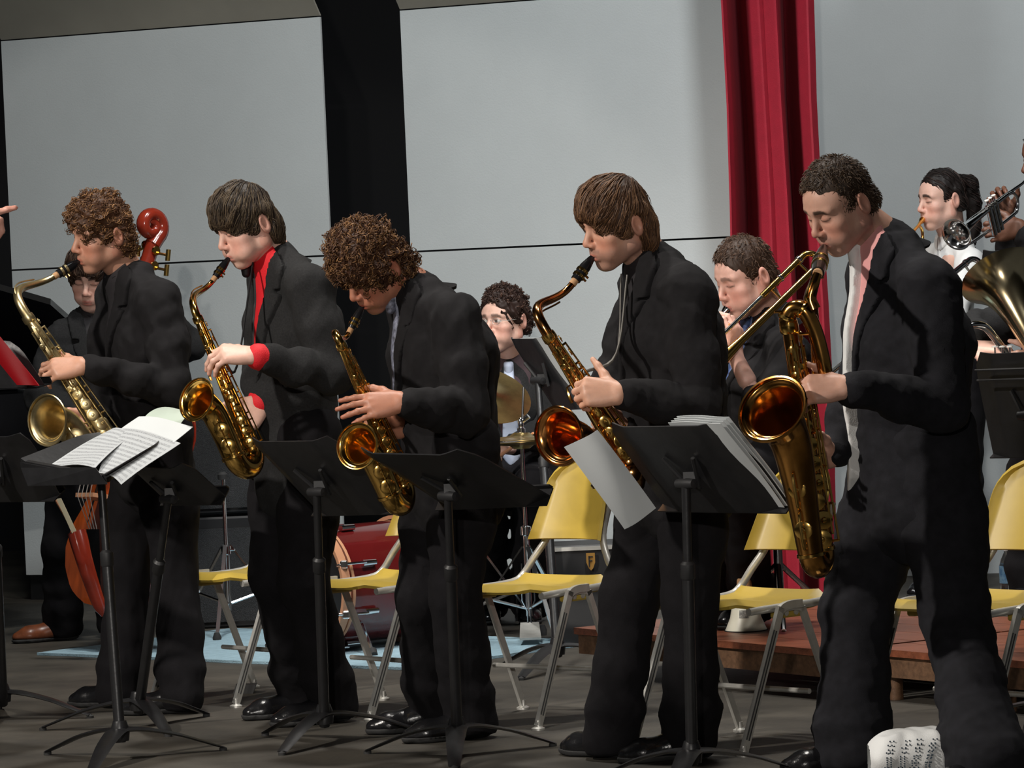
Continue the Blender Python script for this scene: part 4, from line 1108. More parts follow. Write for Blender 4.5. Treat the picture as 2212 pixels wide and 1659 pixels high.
    if strap is not None:
        pts = [np.asarray(p) for p in strap]
        ring = W(-r1 - .01, L * .36)
        MB().tube(catmull([pts[0], pts[-1], ring], 6), .0028, 6, flat=(2.2, 1)).build('neck_strap', strap_m if len(pts) > 2 else black_cloth, root)
        if len(pts) > 2: MB().tube(catmull([pts[1], pts[-1], ring + c * .004], 6), .0024, 6, flat=(2.2, 1)).build('neck_strap', strap_m if len(pts) > 2 else black_cloth, root)
        MB().lathe([(.007, -.002), (.010, -.002), (.010, .002), (.007, .002)], ring, c, n=14, close=True).build('strap_hook', key_m, root)
    return root, dict(a=a, b=b, c=c, W=W, L=L)

# ================================================================== THE FIVE SAXOPHONISTS
NEAR = dict(d=V(-1, 0, -.12), n=V(-.15, -.75, .6), t=V(0, 0, 1))
def hand(d, n, t=(0, 0, 1), **kw): return dict(d=V(*d), n=V(*n), t=V(*t), **kw)
SK = (.64, .36, .26); SK_P = (.70, .43, .34)
def solve_head(cx, cy, D, az, pi_, ro): return P(cx, cy, D), head_rot(az, pi_, ro)

# --- far-left tenor player
D0 = 13.71; hc, hR = solve_head(224, 503, D0 - .02, 62, 10, 8)
sp1 = dict(hc=hc, hR=hR, hs=1.03, seed=11, skin=(.52, .27, .18), hair='curly', hair_col=(.075, .030, .012), bulk=1.0,
    hairkw=dict(fwd=.010, vol=.010, top=.008, fringe=.018, hairline=.076, lump=.008, curl=.007, n=1500, thick=.0018, side=.02, nape=.02, hi=(.26, .13, .05)),
    headkw=dict(puff=.1, stubble=.15),
    J=joints(D0, dict(neck=(272, 585, .02), shL=(346, 652, -.15), shR=(258, 640, .17), back=(325, 735, 0), elL=(374, 842, -.22), wrL=(178, 790, -.37),
                      elR=(218, 815, .10), wrR=(215, 905, -.12), hipL=(356, 985, -.08), hipR=(308, 980, .09), knL=(378, 1240, -.06), knR=(276, 1235, .08)),
             dict(L=((440, 1538), (310, 1543)), R=((300, 1528), (192, 1526)))),
    handL=hand((-1, -.1, -.05), (-.25, -.75, .55), curl=(.55, .75, .45), scale=.98, tc=.1), handR=hand((-.8, -.3, -.5), (.1, .9, -.1), curl=(.6, .6, .4)),
    shirt=shirt_black, tie=None, face=FACE, v_len=.30, skirt=.08, chest_d=.125, chest_w=.155)
person('saxophonist with reddish curly hair playing a tenor saxophone at the far left', sp1, 'saxophone players')

# --- red-shirted alto player
D0 = 12.94; hc, hR = solve_head(535, 482, D0 - .02, 60, 21, 3)
sp2 = dict(hc=hc, hR=hR, hs=1.03, seed=22, skin=SK_P, hair='straight', hair_col=(.022, .013, .008), bulk=1.0,
    hairkw=dict(fwd=.012, vol=.011, top=.006, fringe=.034, hairline=.070, n=1500, len=.075, comb=(0, .35, -.25), mess=.12, nape=.022, side=.03, hi=(.13, .09, .05), thick=.0013),
    headkw=dict(puff=1.0, wide=1.06),
    J=joints(D0, dict(neck=(590, 545, .02), shL=(672, 628, -.15), shR=(586, 612, .17), back=(650, 720, 0), elL=(716, 812, -.23), wrL=(548, 768, -.38),
                      elR=(560, 800, .10), wrR=(566, 868, -.06), hipL=(670, 990, -.08), hipR=(612, 985, .09), knL=(655, 1255, -.08), knR=(590, 1245, .06)),
             dict(L=((764, 1556), (570, 1574)), R=((695, 1540), (540, 1556)))),
    handL=hand((-1, -.1, .14), (-.30, -.55, .80), curl=(.75, .55, .25), spread=.12), handR=hand((-.5, -.35, -.6), (.3, .9, .1), curl=(.5, .6, .4)),
    shirt=shirt_red, collar_mat=shirt_red, tie=tie_black, tie_len=.52, tie_off=-.02, jacket=suit_grey, face=nrm(V(-.93, -.36, 0)), v_len=.66, v_top=.092, skirt=.08, chest_d=.125, chest_w=.155, cuffL=.16, cuff_mat=shirt_red)
person('saxophonist in a bright red shirt and charcoal jacket playing an alto saxophone', sp2, 'saxophone players')

# --- stooping curly alto player
D0 = 12.39; hc, hR = solve_head(808, 575, D0 - .02, 60, 36, 10)
sp3 = dict(hc=hc, hR=hR, hs=1.03, seed=33, skin=(.42, .18, .11), hair='curly', hair_col=(.060, .024, .011), bulk=1.04,
    hairkw=dict(fwd=.014, vol=.020, top=.014, fringe=.026, hairline=.080, lump=.011, curl=.009, n=2300, thick=.0019, side=.04, nape=.035, hi=(.24, .12, .045)),
    headkw=dict(puff=.2),
    J=joints(D0, dict(neck=(892, 615, .02), shL=(985, 690, -.15), shR=(892, 672, .17), back=(965, 770, 0), elL=(1012, 895, -.24), wrL=(868, 868, -.39),
                      elR=(890, 850, .12), wrR=(870, 925, -.04), hipL=(1010, 1010, -.08), hipR=(950, 1005, .09), knL=(982, 1285, -.08), knR=(915, 1285, .06)),
             dict(L=((1066, 1592), (850, 1608)), R=((985, 1574), (868, 1582)))),
    handL=hand((-1, -.15, -.06), (-.20, -.85, .50), curl=(.20, .18, .12), spread=.10), handR=hand((-.6, -.35, .1), (.3, .9, .2), curl=(.5, .6, .4)),
    shirt=shirt_black, tie=tie_pattern, tie_len=.30, tie_off=.01, face=nrm(V(-.86, -.5, 0)), v_len=.38, skirt=.08, chest_d=.135, chest_w=.165)
person('stooping saxophonist with a big mop of curly hair playing a small bright alto saxophone', sp3, 'saxophone players')

# --- shaggy tenor player
D0 = 11.70; hc, hR = solve_head(1336, 479, D0 - .02, 66, 14, 7)
sp4 = dict(hc=hc, hR=hR, hs=1.03, seed=44, skin=(.58, .32, .22), hair='straight', hair_col=(.050, .022, .010), bulk=1.03,
    hairkw=dict(fwd=.012, vol=.013, top=.006, fringe=.030, hairline=.074, n=1600, len=.080, comb=(0, .25, -.2), mess=.16, nape=.035, side=.035, hi=(.20, .10, .045), thick=.0014, lift=.5),
    headkw=dict(puff=.15, stubble=.55),
    J=joints(D0, dict(neck=(1402, 553, .02), shL=(1490, 640, -.15), shR=(1398, 622, .17), back=(1455, 735, 0), elL=(1508, 885, -.24), wrL=(1338, 850, -.39),
                      elR=(1322, 830, .14), wrR=(1352, 930, -.02), hipL=(1500, 1010, -.09), hipR=(1432, 1005, .09), knL=(1492, 1300, -.08), knR=(1360, 1295, .06)),
             dict(L=((1546, 1636), (1388, 1646)), R=((1362, 1640), (1150, 1622)))),
    handL=hand((-1, -.05, .12), (-.35, -.80, .40), curl=(1.0, .95, .5), spread=.04, tc=.05, to=1.1), handR=hand((-.6, -.35, .0), (.3, .9, .2), curl=(.6, .6, .4)),
    shirt=shirt_black, face=FACE, v_len=.36, skirt=.08, chest_d=.135, chest_w=.165)
person('saxophonist with shaggy brown hair and an open black collar playing an amber tenor saxophone', sp4, 'saxophone players')

# --- baritone player at the right
D0 = 11.24; hc, hR = solve_head(1816, 439, D0 - .02, 60, 27, 4)
sp5 = dict(hc=hc, hR=hR, hs=1.03, seed=55, skin=(.60, .34, .25), hair='straight', hair_col=(.040, .022, .012), bulk=1.10,
    hairkw=dict(vol=.005, top=.004, fringe=.0, hairline=.082, n=2600, len=.014, crop=True, comb=(0, -.2, .5), mess=.35, side=.02, hi=(.12, .075, .042), thick=.0011, lift=.9),
    headkw=dict(puff=.1, stubble=.4, wide=1.05),
    J=joints(D0, dict(neck=(1905, 510, .02), shL=(2010, 625, -.17), shR=(1895, 600, .18), back=(1975, 740, 0), elL=(2036, 880, -.26), wrL=(1828, 836, -.44),
                      elR=(1862, 830, .14), wrR=(1800, 985, .02), hipL=(2025, 1010, -.10), hipR=(1935, 1005, .10), knL=(2062, 1330, -.10), knR=(1850, 1310, .06)),
             dict(L=((2165, 1690), (2020, 1720)), R=((1900, 1660), (1725, 1672)))),
    handL=hand((-1, -.05, .0), (-.25, -.80, .50), curl=(.65, .8, .5), spread=.03, tc=.1), handR=hand((-.6, -.35, .0), (.3, .9, .2), curl=(.6, .6, .4)),
    jacket=suit_navy, trousers=suit_navy, shirt=shirt_pink, tie=white_cloth, tie_len=.68, tie_raise=.030, face=nrm(V(-.84, -.54, 0)), v_len=.42, v_top=.085, skirt=.12, chest_d=.135, chest_w=.165, leg_r=1.12, hem_r=.088, fold=.005)
person('saxophonist in a pink shirt and white tie playing a large baritone saxophone', sp5, 'saxophone players')

# --- their instruments
saxophone('tenor', P(62, 688, 13.38), P(238, 955, 13.40), V(-.58, -.81, 0), sp1['mouth'], brass_old, brass_old,
          'tarnished tenor saxophone with a pale bell at the far left', bell_up=.17, bell_k=.84, seed=1, mouth_back=V(.74, .30, .42))
saxophone('alto', P(428, 690, 12.62), P(545, 968, 12.62), V(-.55, -.83, 0), sp2['mouth'], brass_m, brass_m,
          'golden alto saxophone held by the red-shirted player', bell_up=.20, bell_k=.86, seed=2, mouth_back=V(.55, .25, .72),
          strap=[sp2['J']['neck'] + V(-.06, -.07, -.03), P(512, 790, 12.66)])
saxophone('alto', P(738, 748, 12.04), P(868, 1040, 12.12), V(-.42, -.91, 0), sp3['mouth'], brass_m, brass_m,
          'shiny small alto saxophone held by the stooping curly-haired player', bell_up=.18, bell_k=.86, seed=3, mouth_back=V(.45, .22, .80))
saxophone('tenor', P(1187, 728, 11.42), P(1352, 985, 11.48), V(-.62, -.78, 0), sp4['mouth'], copper_m, brass_m,
          'amber-coloured tenor saxophone partly behind the black music stand', bell_up=.18, bell_k=.83, seed=4, mouth_back=V(.60, .28, .72),
          strap=[sp4['J']['neck'] + sp4['F'] * .080 - sp4['U'] * .05 + sp4['Lv'] * .03, sp4['J']['neck'] + sp4['F'] * .080 - sp4['U'] * .05 - sp4['Lv'] * .02, P(1331, 765, 11.52)])
# baritone: the bore runs from the neck through a loop on top into the main body
D5 = 10.84
T5 = P(1704, 705, D5 + .02); B5 = P(1778, 1185, D5 + .06)
bari, bf = saxophone('bari', T5, B5, V(-.48, -.88, 0), sp5['mouth'], brass_dark, brass_m,
          'big baritone saxophone with a looped top and wide bell', bell_up=.40, bell_k=.78, seed=5, bow=.026, rb=.0185,
          neck_pts=[P(1757, 668, D5), P(1750, 645, D5), P(1757, 618, D5), P(1766, 592, D5 + .01)])
lp = catmull([P(1704, 715, D5 + .02), P(1700, 690, D5 + .015), P(1714, 668, D5 + .01), P(1738, 672, D5), P(1762, 720, D5), P(1780, 790, D5), P(1786, 835, D5 + .01), P(1779, 855, D5 + .03),
              P(1768, 835, D5 + .05), P(1764, 760, D5 + .05), P(1758, 690, D5 + .03), P(1757, 664, D5)], 7)
MB().tube(lp, np.interp(np.linspace(0, 1, len(lp)), [0, .2, .5, 1], [.021, .023, .019, .013]), 18).build('loop_tube', brass_dark, bari)
for i in (8, 20): MB().lathe([(.0235, -.006), (.0265, -.003), (.0265, .003), (.0235, .006)], lp[i], lp[i + 1] - lp[i], n=20, close=True).build('loop_ring', brass_m, bari)
for i in (12, 28, 40): MB().tube([lp[i], lp[i] + V(-.045, -.015, .0)], .004, 6).build('loop_brace', brass_m, bari)
# ================================================================== BACK ROW
UP = V(0, 0, 1)
def stool(label, c, h, z0=0.0):
    c = V(c[0], c[1], z0)
    root = tag(empty('stool', tuple(c)), label, 'stool')
    MB().lathe([(0, h - .07), (.14, h - .07), (.165, h - .05), (.165, h - .02), (.14, h), (0, h)], c, n=24).build('seat', black_plastic, root)
    MB().tube([c + UP * .12, c + UP * (h - .07)], .016, 10).build('post', chrome_m, root)
    for k in range(3):
        d = V(math.cos(k * 2.094 + .5), math.sin(k * 2.094 + .5), 0)
        MB().tube([c + UP * .22, c + UP * .012 + d * .23], .009, 8).build('leg', chrome_m, root)
    return root
# --- double bass player
D0 = 16.45; hc, hR = solve_head(200, 596, D0 - .02, 12, 20, 4)
spb = dict(hc=hc, hR=hR, hs=1.04, seed=66, skin=SK_P, hair='straight', hair_col=(.030, .014, .008),
    hairkw=dict(vol=.018, top=.01, fringe=.035, hairline=.080, n=500, len=.07, comb=(0, .3, -.25), nape=.03, side=.04, hi=(.10, .05, .025)), headkw=dict(),
    J=joints(D0, dict(neck=(212, 672, .03), shR=(128, 738, .0), shL=(312, 726, .02), elR=(88, 858, -.06), wrR=(168, 898, -.34), elL=(412, 748, -.10), wrL=(318, 640, -.26),
                      hipR=(165, 990, .0), hipL=(262, 985, .0), knR=(135, 1185, -.06), knL=(262, 1185, -.02)),
             dict(R=((176, 1380), (64, 1388)), L=((262, 1372), (230, 1392)))),
    handR=hand((.75, -.5, -.35), (-.2, -.7, .6), t=(.3, 0, .9), curl=(.5, .7, .4)), handL=hand((-.4, -.4, .8), (.4, -.6, .1), t=(-.8, 0, 0), curl=(.8, .9, .4)),
    shirt=shirt_black, jacket=suit_grey, shoe=shoe_brown, face=V(0, -1, 0), v_len=.30, skirt=.06, chest_d=.12, chest_w=.165)
person('bass player half hidden behind the far-left saxophonist, wearing brown shoes', spb)
# --- double bass
def double_bass():
    bot = P(268, 1322, 15.75); top = P(352, 470, 15.98); u = nrm(top - bot); f = V(-.72, -.69, 0); f = nrm(f - u * (f @ u)); r = np.cross(u, f)
    base = bot - u * .13; root = tag(empty('double_bass', (base[0], base[1], 0)), 'orange-red double bass leaning behind the far-left saxophonist', 'double bass')
    KB = .893
    Wl = lambda x, y, z: bot + (r * x + u * y + f * z) * KB
    prof = [(0, .0), (.03, .17), (.09, .255), (.18, .305), (.27, .315), (.36, .285), (.44, .225), (.50, .19), (.56, .182), (.62, .195), (.68, .225), (.75, .245), (.82, .235), (.89, .185), (.96, .110), (1.02, .055), (1.04, .035)]
    yy = np.array([p[0] for p in prof]); ww = np.array([p[1] for p in prof])
    ys = np.linspace(0, 1.04, 40); ws = np.interp(ys, yy, ww)
    poly = [(w, y) for y, w in zip(ys, ws)] + [(-w, y) for y, w in zip(ys[::-1], ws[::-1])]
    n = len(poly)
    def plate(z0, arch, nm, mt_):
        rows = []
        for y, w in zip(ys, ws):
            rows.append([Wl(w * s * 1.03, y, z0 + arch * (1 - s * s) * min(1, w / .2) * math.sin(math.pi * min(1, max(0, (y + .02) / 1.08)))) for s in np.linspace(-1, 1, 15)])
        MB().sheet(np.array(rows), .006).build(nm, mt_, root)
    m_ = MB(); v = [Wl(x, y, -.09) for x, y in poly] + [Wl(x, y, .09) for x, y in poly]
    m_.add(v, [(i, (i + 1) % n, (i + 1) % n + n, i + n) for i in range(n)]); m_.build('ribs', bass_dark, root)
    plate(.094, .035, 'top_plate', bass_wood); plate(-.094, -.03, 'back_plate', bass_dark)
    MB().tube([Wl(0, 1.0, .09), Wl(0, 1.2, .085), Wl(0, 1.46, .075)], [.030, .024, .021], 12).build('neck', bass_dark, root)
    MB().prism([Wl(-.042, .60, .150), Wl(.042, .60, .150), Wl(.024, 1.46, .098), Wl(-.024, 1.46, .098)], f * .014).build('fingerboard', ebonite_m, root, smooth=False)
    pb = MB().tube(catmull([Wl(0, 1.44, .080), Wl(0, 1.53, .055), Wl(0, 1.60, .040)], 5), [.030] * 11, 10, up=r, flat=(1.0, .95)).build('pegbox', bass_dark, root)
    sp_ = [Wl(0, 1.58, .045)]; cz, cy = .062, 1.665
    for t in np.linspace(0, 3.1 * math.pi, 40):
        rr = .062 * (1 - .78 * t / (3.1 * math.pi)); sp_.append(Wl(0, cy + rr * math.sin(t - .9), cz - rr * math.cos(t - .9)))
    MB().tube(np.array(sp_), np.linspace(.030, .016, len(sp_)), 12, up=r, flat=(1.25, 1)).build('scroll', bass_dark, root)
    for i, (y, s) in enumerate(((1.49, 1), (1.52, -1), (1.555, 1), (1.585, -1))):
        p0 = Wl(0, y, .055); p1 = Wl(s * .105, y - .02, .035)
        MB().tube([p0, p1], .0055, 8).build('tuning_peg', brass_m, root)
        MB().tube([p1 - u * .022 + r * 0, p1 + u * .022], [.010, .010], 8, flat=(1, .5)).build('peg_key', brass_m, root)
        MB().lathe([(0, 0), (.018, 0), (.018, .008), (0, .008)], Wl(s * .034, y, .05), r * s, n=14).build('machine_plate', brass_m, root)
    MB().prism([Wl(-.09, .46, .125), Wl(.09, .46, .125), Wl(.06, .46, .275), Wl(-.06, .46, .275)], u * .016).build('bridge', hoop_m, root, smooth=False)
    MB().prism([Wl(-.022, .03, .13), Wl(.022, .03, .13), Wl(.045, .33, .195), Wl(-.045, .33, .195)], f * .015).build('tailpiece', ebonite_m, root, smooth=False)
    for k in range(4):
        x = -.03 + .02 * k
        MB().tube([Wl(x * .8, .32, .205), Wl(x * 1.4, .465, .278), Wl(x * .6, 1.46, .118)], .0018, 6).build('string', steel_m, root)
    for s in (-1, 1):
        MB().tube(catmull([Wl(s * .10, .56, .122), Wl(s * .118, .50, .120), Wl(s * .14, .42, .118), Wl(s * .158, .36, .114)], 5), .008, 6, flat=(1, .3)).build('sound_hole', ebonite_m, root)
    MB().tube([Wl(0, .0, 0), Wl(0, -.10, 0)], .007, 8).build('endpin', chrome_m, root)
    # bow in a leather quiver hanging from the tailpiece
    q = root
    MB().tube(catmull([P(166, 1150, 15.52), P(185, 1220, 15.48), P(208, 1290, 15.50), P(224, 1330, 15.52)], 5), [.036, .037, .036, .034, .033, .032, .031, .030, .029, .028, .027, .026, .024, .022, .016, .010], 12, flat=(1, .7)).build('bow_quiver', bass_dark, root, )
    return root
double_bass()
bow = tag(empty('bow', tuple(P(140, 1110, 15.50))), 'double bass bow stuck in the quiver, pale hair showing', 'bow')
MB().tube([P(98, 1040, 15.50), P(172, 1168, 15.52)], .006, 8).build('stick', hoop_m, bow)
MB().prism([P(122, 1078, 15.47), P(132, 1076, 15.47), P(170, 1158, 15.50), P(160, 1162, 15.50)], V(0, .004, 0)).build('bow_hair', mat('bow_hair', (.75, .66, .45), .6), bow, smooth=False)
MB().box(P(106, 1052, 15.49), (.03, .02, .05), bev=.004).build('frog', pearl_m, bow, smooth=False)

# --- bass amplifier: two stacked cabinets
def cabinet(label, x0, x1, D, z0, z1, dep):
    a = P(x0, 900, D); b = P(x1, 900, D); c = V((a[0] + b[0]) / 2, D + dep / 2, (z0 + z1) / 2); w = b[0] - a[0]; h_ = z1 - z0
    root = tag(empty('amplifier_cabinet', (c[0], c[1], z0)), label, 'amplifier', 'stacked amplifier cabinets')
    MB().box(c, (w, dep, h_), bev=.008).build('case', black_plastic, root, smooth=False)
    grille = mat('speaker_grille', (.012, .013, .014), .7, var=1, scale=220, color2=(.035, .037, .04), bump=.6, bscale=400)
    MB().box(c + V(0, -dep / 2 - .002, -.01), (w * .92, .012, h_ * .84)).build('grille', grille, root, smooth=False)
    for s in (-1, 1):
        for t in (-1, 1): MB().box(c + V(s * (w / 2 - .02), -dep / 2, t * (h_ / 2 - .02)), (.045, .03, .045), bev=.008).build('corner_guard', black_metal, root, smooth=False)
    MB().tube(catmull([c + V(-.08, 0, h_ / 2), c + V(-.06, 0, h_ / 2 + .012), c + V(.06, 0, h_ / 2 + .012), c + V(.08, 0, h_ / 2)], 4), .007, 8).build('handle', rubber_m, root)
    return root
cabinet('upper black amplifier cabinet behind the red-shirted saxophonist', 388, 600, 16.7, .462, .885, .38)
cabinet('lower black amplifier cabinet standing on the floor', 388, 600, 16.7, .0, .45, .38)

# --- grand piano at the left edge
def grand_piano():
    o = P(-30, 900, 17.4); o[2] = 0
    root = tag(empty('grand_piano', tuple(o)), 'black grand piano with raised lid at the left edge', 'piano')
    gloss = mat('piano_black', (.006, .006, .007), .15, coat=.5)
    R_ = P(178, 900, 17.4)[0]; L_ = R_ - 1.5
    plan = [(L_, 16.75), (R_ - .55, 16.75), (R_ - .30, 16.80), (R_ - .08, 16.98), (R_, 17.20), (R_ - .03, 17.45), (R_ - .25, 17.75), (L_ + .3, 18.0), (L_, 18.0)]
    MB().prism([V(x, y, .56) for x, y in plan], V(0, 0, .42)).build('case', gloss, root, smooth=False)
    hz = V(0, 0, .985); th = math.radians(34); hinge = 17.75
    lid = [V(x, hinge - (hinge - y) * math.cos(th), .99 + (hinge - y) * math.sin(th) * .80) for x, y in plan]
    MB().prism(lid, V(0, math.sin(th) * .03, math.cos(th) * .03)).build('lid', gloss, root, smooth=False)
    MB().tube([V(R_ - .35, 16.95, .98), V(R_ - .35, 16.95, 1.36)], .010, 8).build('lid_prop', gloss, root)
    for x, y in ((R_ - .42, 17.05), (L_ + .15, 16.9), (L_ + .2, 17.85)):
        MB().lathe([(.03, .0), (.03, .05), (.04, .08), (.035, .3), (.06, .45), (.065, .56)], V(x, y, 0), n=10).build('leg', gloss, root)
    return root
grand_piano()

# --- drummer
D0 = 16.4; hc, hR = solve_head(1090, 692, D0 - .05, 38, 0, 0)
spd = dict(hc=hc, hR=hR, hs=1.02, seed=77, skin=SK_P, hair='curly', hair_col=(.030, .014, .010),
    hairkw=dict(vol=.013, top=.008, fringe=.0, hairline=.075, lump=.006, curl=.005, n=900, thick=.0022, side=.01, hi=(.09, .045, .03)), headkw=dict(eyes='open', gaze=.004, brow=.7),
    J=joints(D0, dict(neck=(1098, 772, .03), shR=(1010, 812, .02), shL=(1188, 806, .02), elR=(985, 930, -.1), wrR=(1045, 985, -.36), elL=(1200, 920, -.06), wrL=(1100, 968, -.36),
                      hipR=(1060, 1050, .02), hipL=(1150, 1050, .02), knR=(1050, 1062, -.46), knL=(1150, 1052, -.46)),
             dict(R=((1062, 1338), (1050, 1362)), L=((1150, 1338), (1140, 1362)))),
    handR=hand((-.2, -.8, -.2), (0, 0, 1), t=(-1, 0, 0), curl=(.8, .9, .5)), handL=hand((-.4, -.7, .1), (.2, -.2, 1), t=(-1, 0, 0), curl=(.8, .9, .5)),
    shirt=shirt_maroon, tie=tie_blue, tie_len=.42, tie_raise=.018, jacket=suit_grey, face=V(-.3, -.95, 0), v_len=.40, v_top=.10, skirt=.0, chest_d=.115, chest_w=.16)
person('drummer with glasses, curly dark hair and a light blue tie', spd)
gl = tag(empty('glasses', tuple(hc)), 'thin wire-rimmed glasses on the drummer', 'glasses')
for s in (-1, 1):
    m_ = MB(); pts = [hc + 1.02 * hR @ V(s * .0315 + .019 * math.cos(t), .098 - abs(.0315 + s * .019 * math.cos(t) * s) * .10, -.002 + .013 * math.sin(t)) for t in np.linspace(0, 2 * math.pi, 21)]
    m_.tube(pts, .0010, 6, cap=False).build('rim', steel_m, gl)
    MB().tube([hc + 1.02 * hR @ V(s * .050, .094, 0), hc + 1.02 * hR @ V(s * .078, .05, .002), hc + 1.02 * hR @ V(s * .082, -.01, .004)], .0010, 6).build('temple', steel_m, gl)
MB().tube([hc + 1.02 * hR @ V(-.012, .098, .003), hc + 1.02 * hR @ V(.012, .098, .003)], .0010, 6).build('nose_bridge', steel_m, gl)
stool('round black drum throne under the drummer', P(1105, 1000, 16.45), .50)
stk = tag(MB().tube([P(1152, 935, 15.6), P(1098, 972, 15.75), P(1070, 992, 15.85)], [.004, .0065, .007], 8).build('drumstick', hoop_m), 'pale drumstick held by the drummer', 'drumstick')
# --- bass drum
def bass_drum():
    c = P(668, 1255, 15.35); nrm_ = nrm(V(-.78, -.62, 0)); R_ = .222; c = V(c[0], c[1], R_ + .03)
    root = tag(empty('bass_drum', (c[0], c[1], 0)), 'dark red bass drum with pale wooden hoops behind the chairs', 'drum')
    MB().lathe([(R_, -.42), (R_, 0), (R_ - .012, 0), (R_ - .012, -.42)], c, nrm_, n=48, close=True).build('shell', drum_red, root)
    for h0 in (.0, -.42):
        MB().lathe([(R_ + .004, h0 - .018), (R_ + .016, h0 - .018), (R_ + .018, h0 + .018), (R_ + .004, h0 + .018)], c, nrm_, n=48, close=True).build('hoop', hoop_m, root)
        MB().lathe([(R_ + .0065, h0 - .046), (R_ + .0075, h0 - .040), (R_ + .0065, h0 - .034), (R_, h0 - .034), (R_, h0 - .046)], c, nrm_, n=48, close=True).build('flesh_hoop', hoop_m, root)
        MB().lathe([(0, h0 + .002), (R_ + .002, h0 + .002), (R_ + .002, h0 + .006), (0, h0 + .006)], c, nrm_, n=40).build('drum_head', black_plastic, root)
    e1 = nrm(np.cross(UP, nrm_)); 
    for k in range(8):
        a_ = math.pi / 8 + k * math.pi / 4; d = math.cos(a_) * e1 + math.sin(a_) * UP
        p = c + d * (R_ + .012)
        MB().tube([p + nrm_ * .03, p + d * .010 + nrm_ * .0, p + d * .012 - nrm_ * .10], .005, 8).build('tension_rod', chrome_m, root)
        MB().box(p + nrm_ * .0 + d * .008, (.028, .028, .03), bev=.005).build('claw', chrome_m, root, smooth=False)
        MB().tube([p - nrm_ * .09, p - nrm_ * .15], [.013, .011], 10).build('lug', chrome_m, root)
    for s in (-1, 1):
        p = c + e1 * s * R_ * .82 - UP * .14 - nrm_ * .10
        q_ = V(p[0] + e1[0] * s * .14 + nrm_[0] * .06, p[1] + e1[1] * s * .14 + nrm_[1] * .06, .02)
        MB().tube([p, q_], .008, 8).build('spur', chrome_m, root)
        MB().lathe([(0, -.02), (.016, -.018), (.018, .01), (.010, .02)], q_, p - q_, n=10).build('rubber_tip', rubber_m, root)
    return root
bass_drum()
def tripod(root, base, h, top, r=.28, ang=0.3, pipe=.012, mt_=chrome_m):
    base = V(base[0], base[1], 0)
    MB().tube([base + UP * .10, base + UP * h * .55], pipe, 12).build('lower_tube', mt_, root)
    MB().tube([base + UP * h * .55, base + UP * (h * .9) + (top - base - UP * h) * .3, top], pipe * .65, 10).build('upper_tube', mt_, root)
    MB().lathe([(pipe, -.02), (pipe * 1.7, -.015), (pipe * 1.7, .015), (pipe, .02)], base + UP * h * .55, n=12).build('height_clamp', mt_, root)
    MB().tube([base + UP * h * .55, base + UP * h * .55 + V(.035, -.01, 0)], .005, 6).build('wing_nut', mt_, root)
    for k in range(3):
        d = V(math.cos(ang + k * 2.094), math.sin(ang + k * 2.094), 0)
        MB().tube([base + UP * .36 + d * .015, base + UP * .015 + d * r], .009, 4, flat=(.5, 1.2)).build('tripod_leg', mt_, root)
        MB().tube([base + UP * .13 + d * .012, base + UP * .17 + d * r * .58], .006, 6).build('leg_strut', mt_, root)
        MB().lathe([(0, 0), (.016, 0), (.018, .02), (.010, .04)], base + d * r, n=10).build('rubber_tip', rubber_m, root)
cymbal_m = mat('cymbal_bronze', (.55, .40, .16), .30, 1.0, var=.3, scale=10)
def cymbal(root, nm, c, n_, R_):
    MB().lathe([(.008, .020), (.03, .024), (.045, .012), (R_ * .6, .006), (R_, -.002), (R_, -.004), (R_ * .6, .003), (.045, .009), (.03, .020), (.008, .016)], c, n_, n=40, close=True).build(nm, cymbal_m, root)
# hi-hat
hb = G(1146, 1388); hh = tag(empty('hi_hat', (hb[0], hb[1], 0)), 'hi-hat cymbals on a chrome stand in front of the drummer', 'hi-hat')
hz = P(1140, 948, hb[1])
tripod(hh, hb, hz[2], V(hb[0], hb[1], hz[2] - .02), .27, .9)
hx = V(hb[0], hb[1], hz[2])
cymbal(hh, 'bottom_cymbal', hx + UP * -.012, V(.02, -.03, -1), .175); cymbal(hh, 'top_cymbal', hx, V(.02, .03, 1), .178)
MB().tube([hx + UP * .0, P(1131, 836, hb[1])], .0045, 8).build('pull_rod', chrome_m, hh)
MB().lathe([(.006, 0), (.015, .004), (.015, .02), (.009, .025), (.012, .05), (.006, .06)], hx + UP * .02, n=12).build('clutch', chrome_m, hh)
MB().tube([hx + UP * .06, hx + V(.03, -.01, .085)], [.006, .010], 8).build('wing_nut', chrome_m, hh)
for s in (-1, 1): MB().tube([V(hb[0] + s * .02, hb[1] - .02, .30), V(hb[0] + s * .024, hb[1] - .02, .16), V(hb[0] + s * .006, hb[1] - .02, .12), V(hb[0] + s * .006, hb[1] - .03, .03)], .0035, 6).build('pedal_frame', chrome_m, hh)
MB().prism([V(hb[0] - .04, hb[1] - .22, .03), V(hb[0] + .04, hb[1] - .22, .03), V(hb[0] + .035, hb[1] - .02, .07), V(hb[0] - .035, hb[1] - .02, .07)], UP * .008).build('foot_pedal', steel_m, hh, smooth=False)
# crash cymbal on its own stand
cb = P(1030, 1300, 15.70); cr = tag(empty('crash_cymbal', (cb[0], cb[1], 0)), 'dull brass cymbal tilted in front of the drummer tie', 'cymbal')
cc = P(1050, 852, 15.70); tripod(cr, cb, cc[2], cc - UP * .03, .25, .2); cymbal(cr, 'cymbal', cc, nrm(V(.25, -.55, .8)), .175)
MB().lathe([(0, 0), (.012, 0), (.012, .02), (.005, .03), (0, .03)], cc + nrm(V(.25, -.55, .8)) * .02, V(.25, -.55, .8), n=10).build('wing_nut', chrome_m, cr)
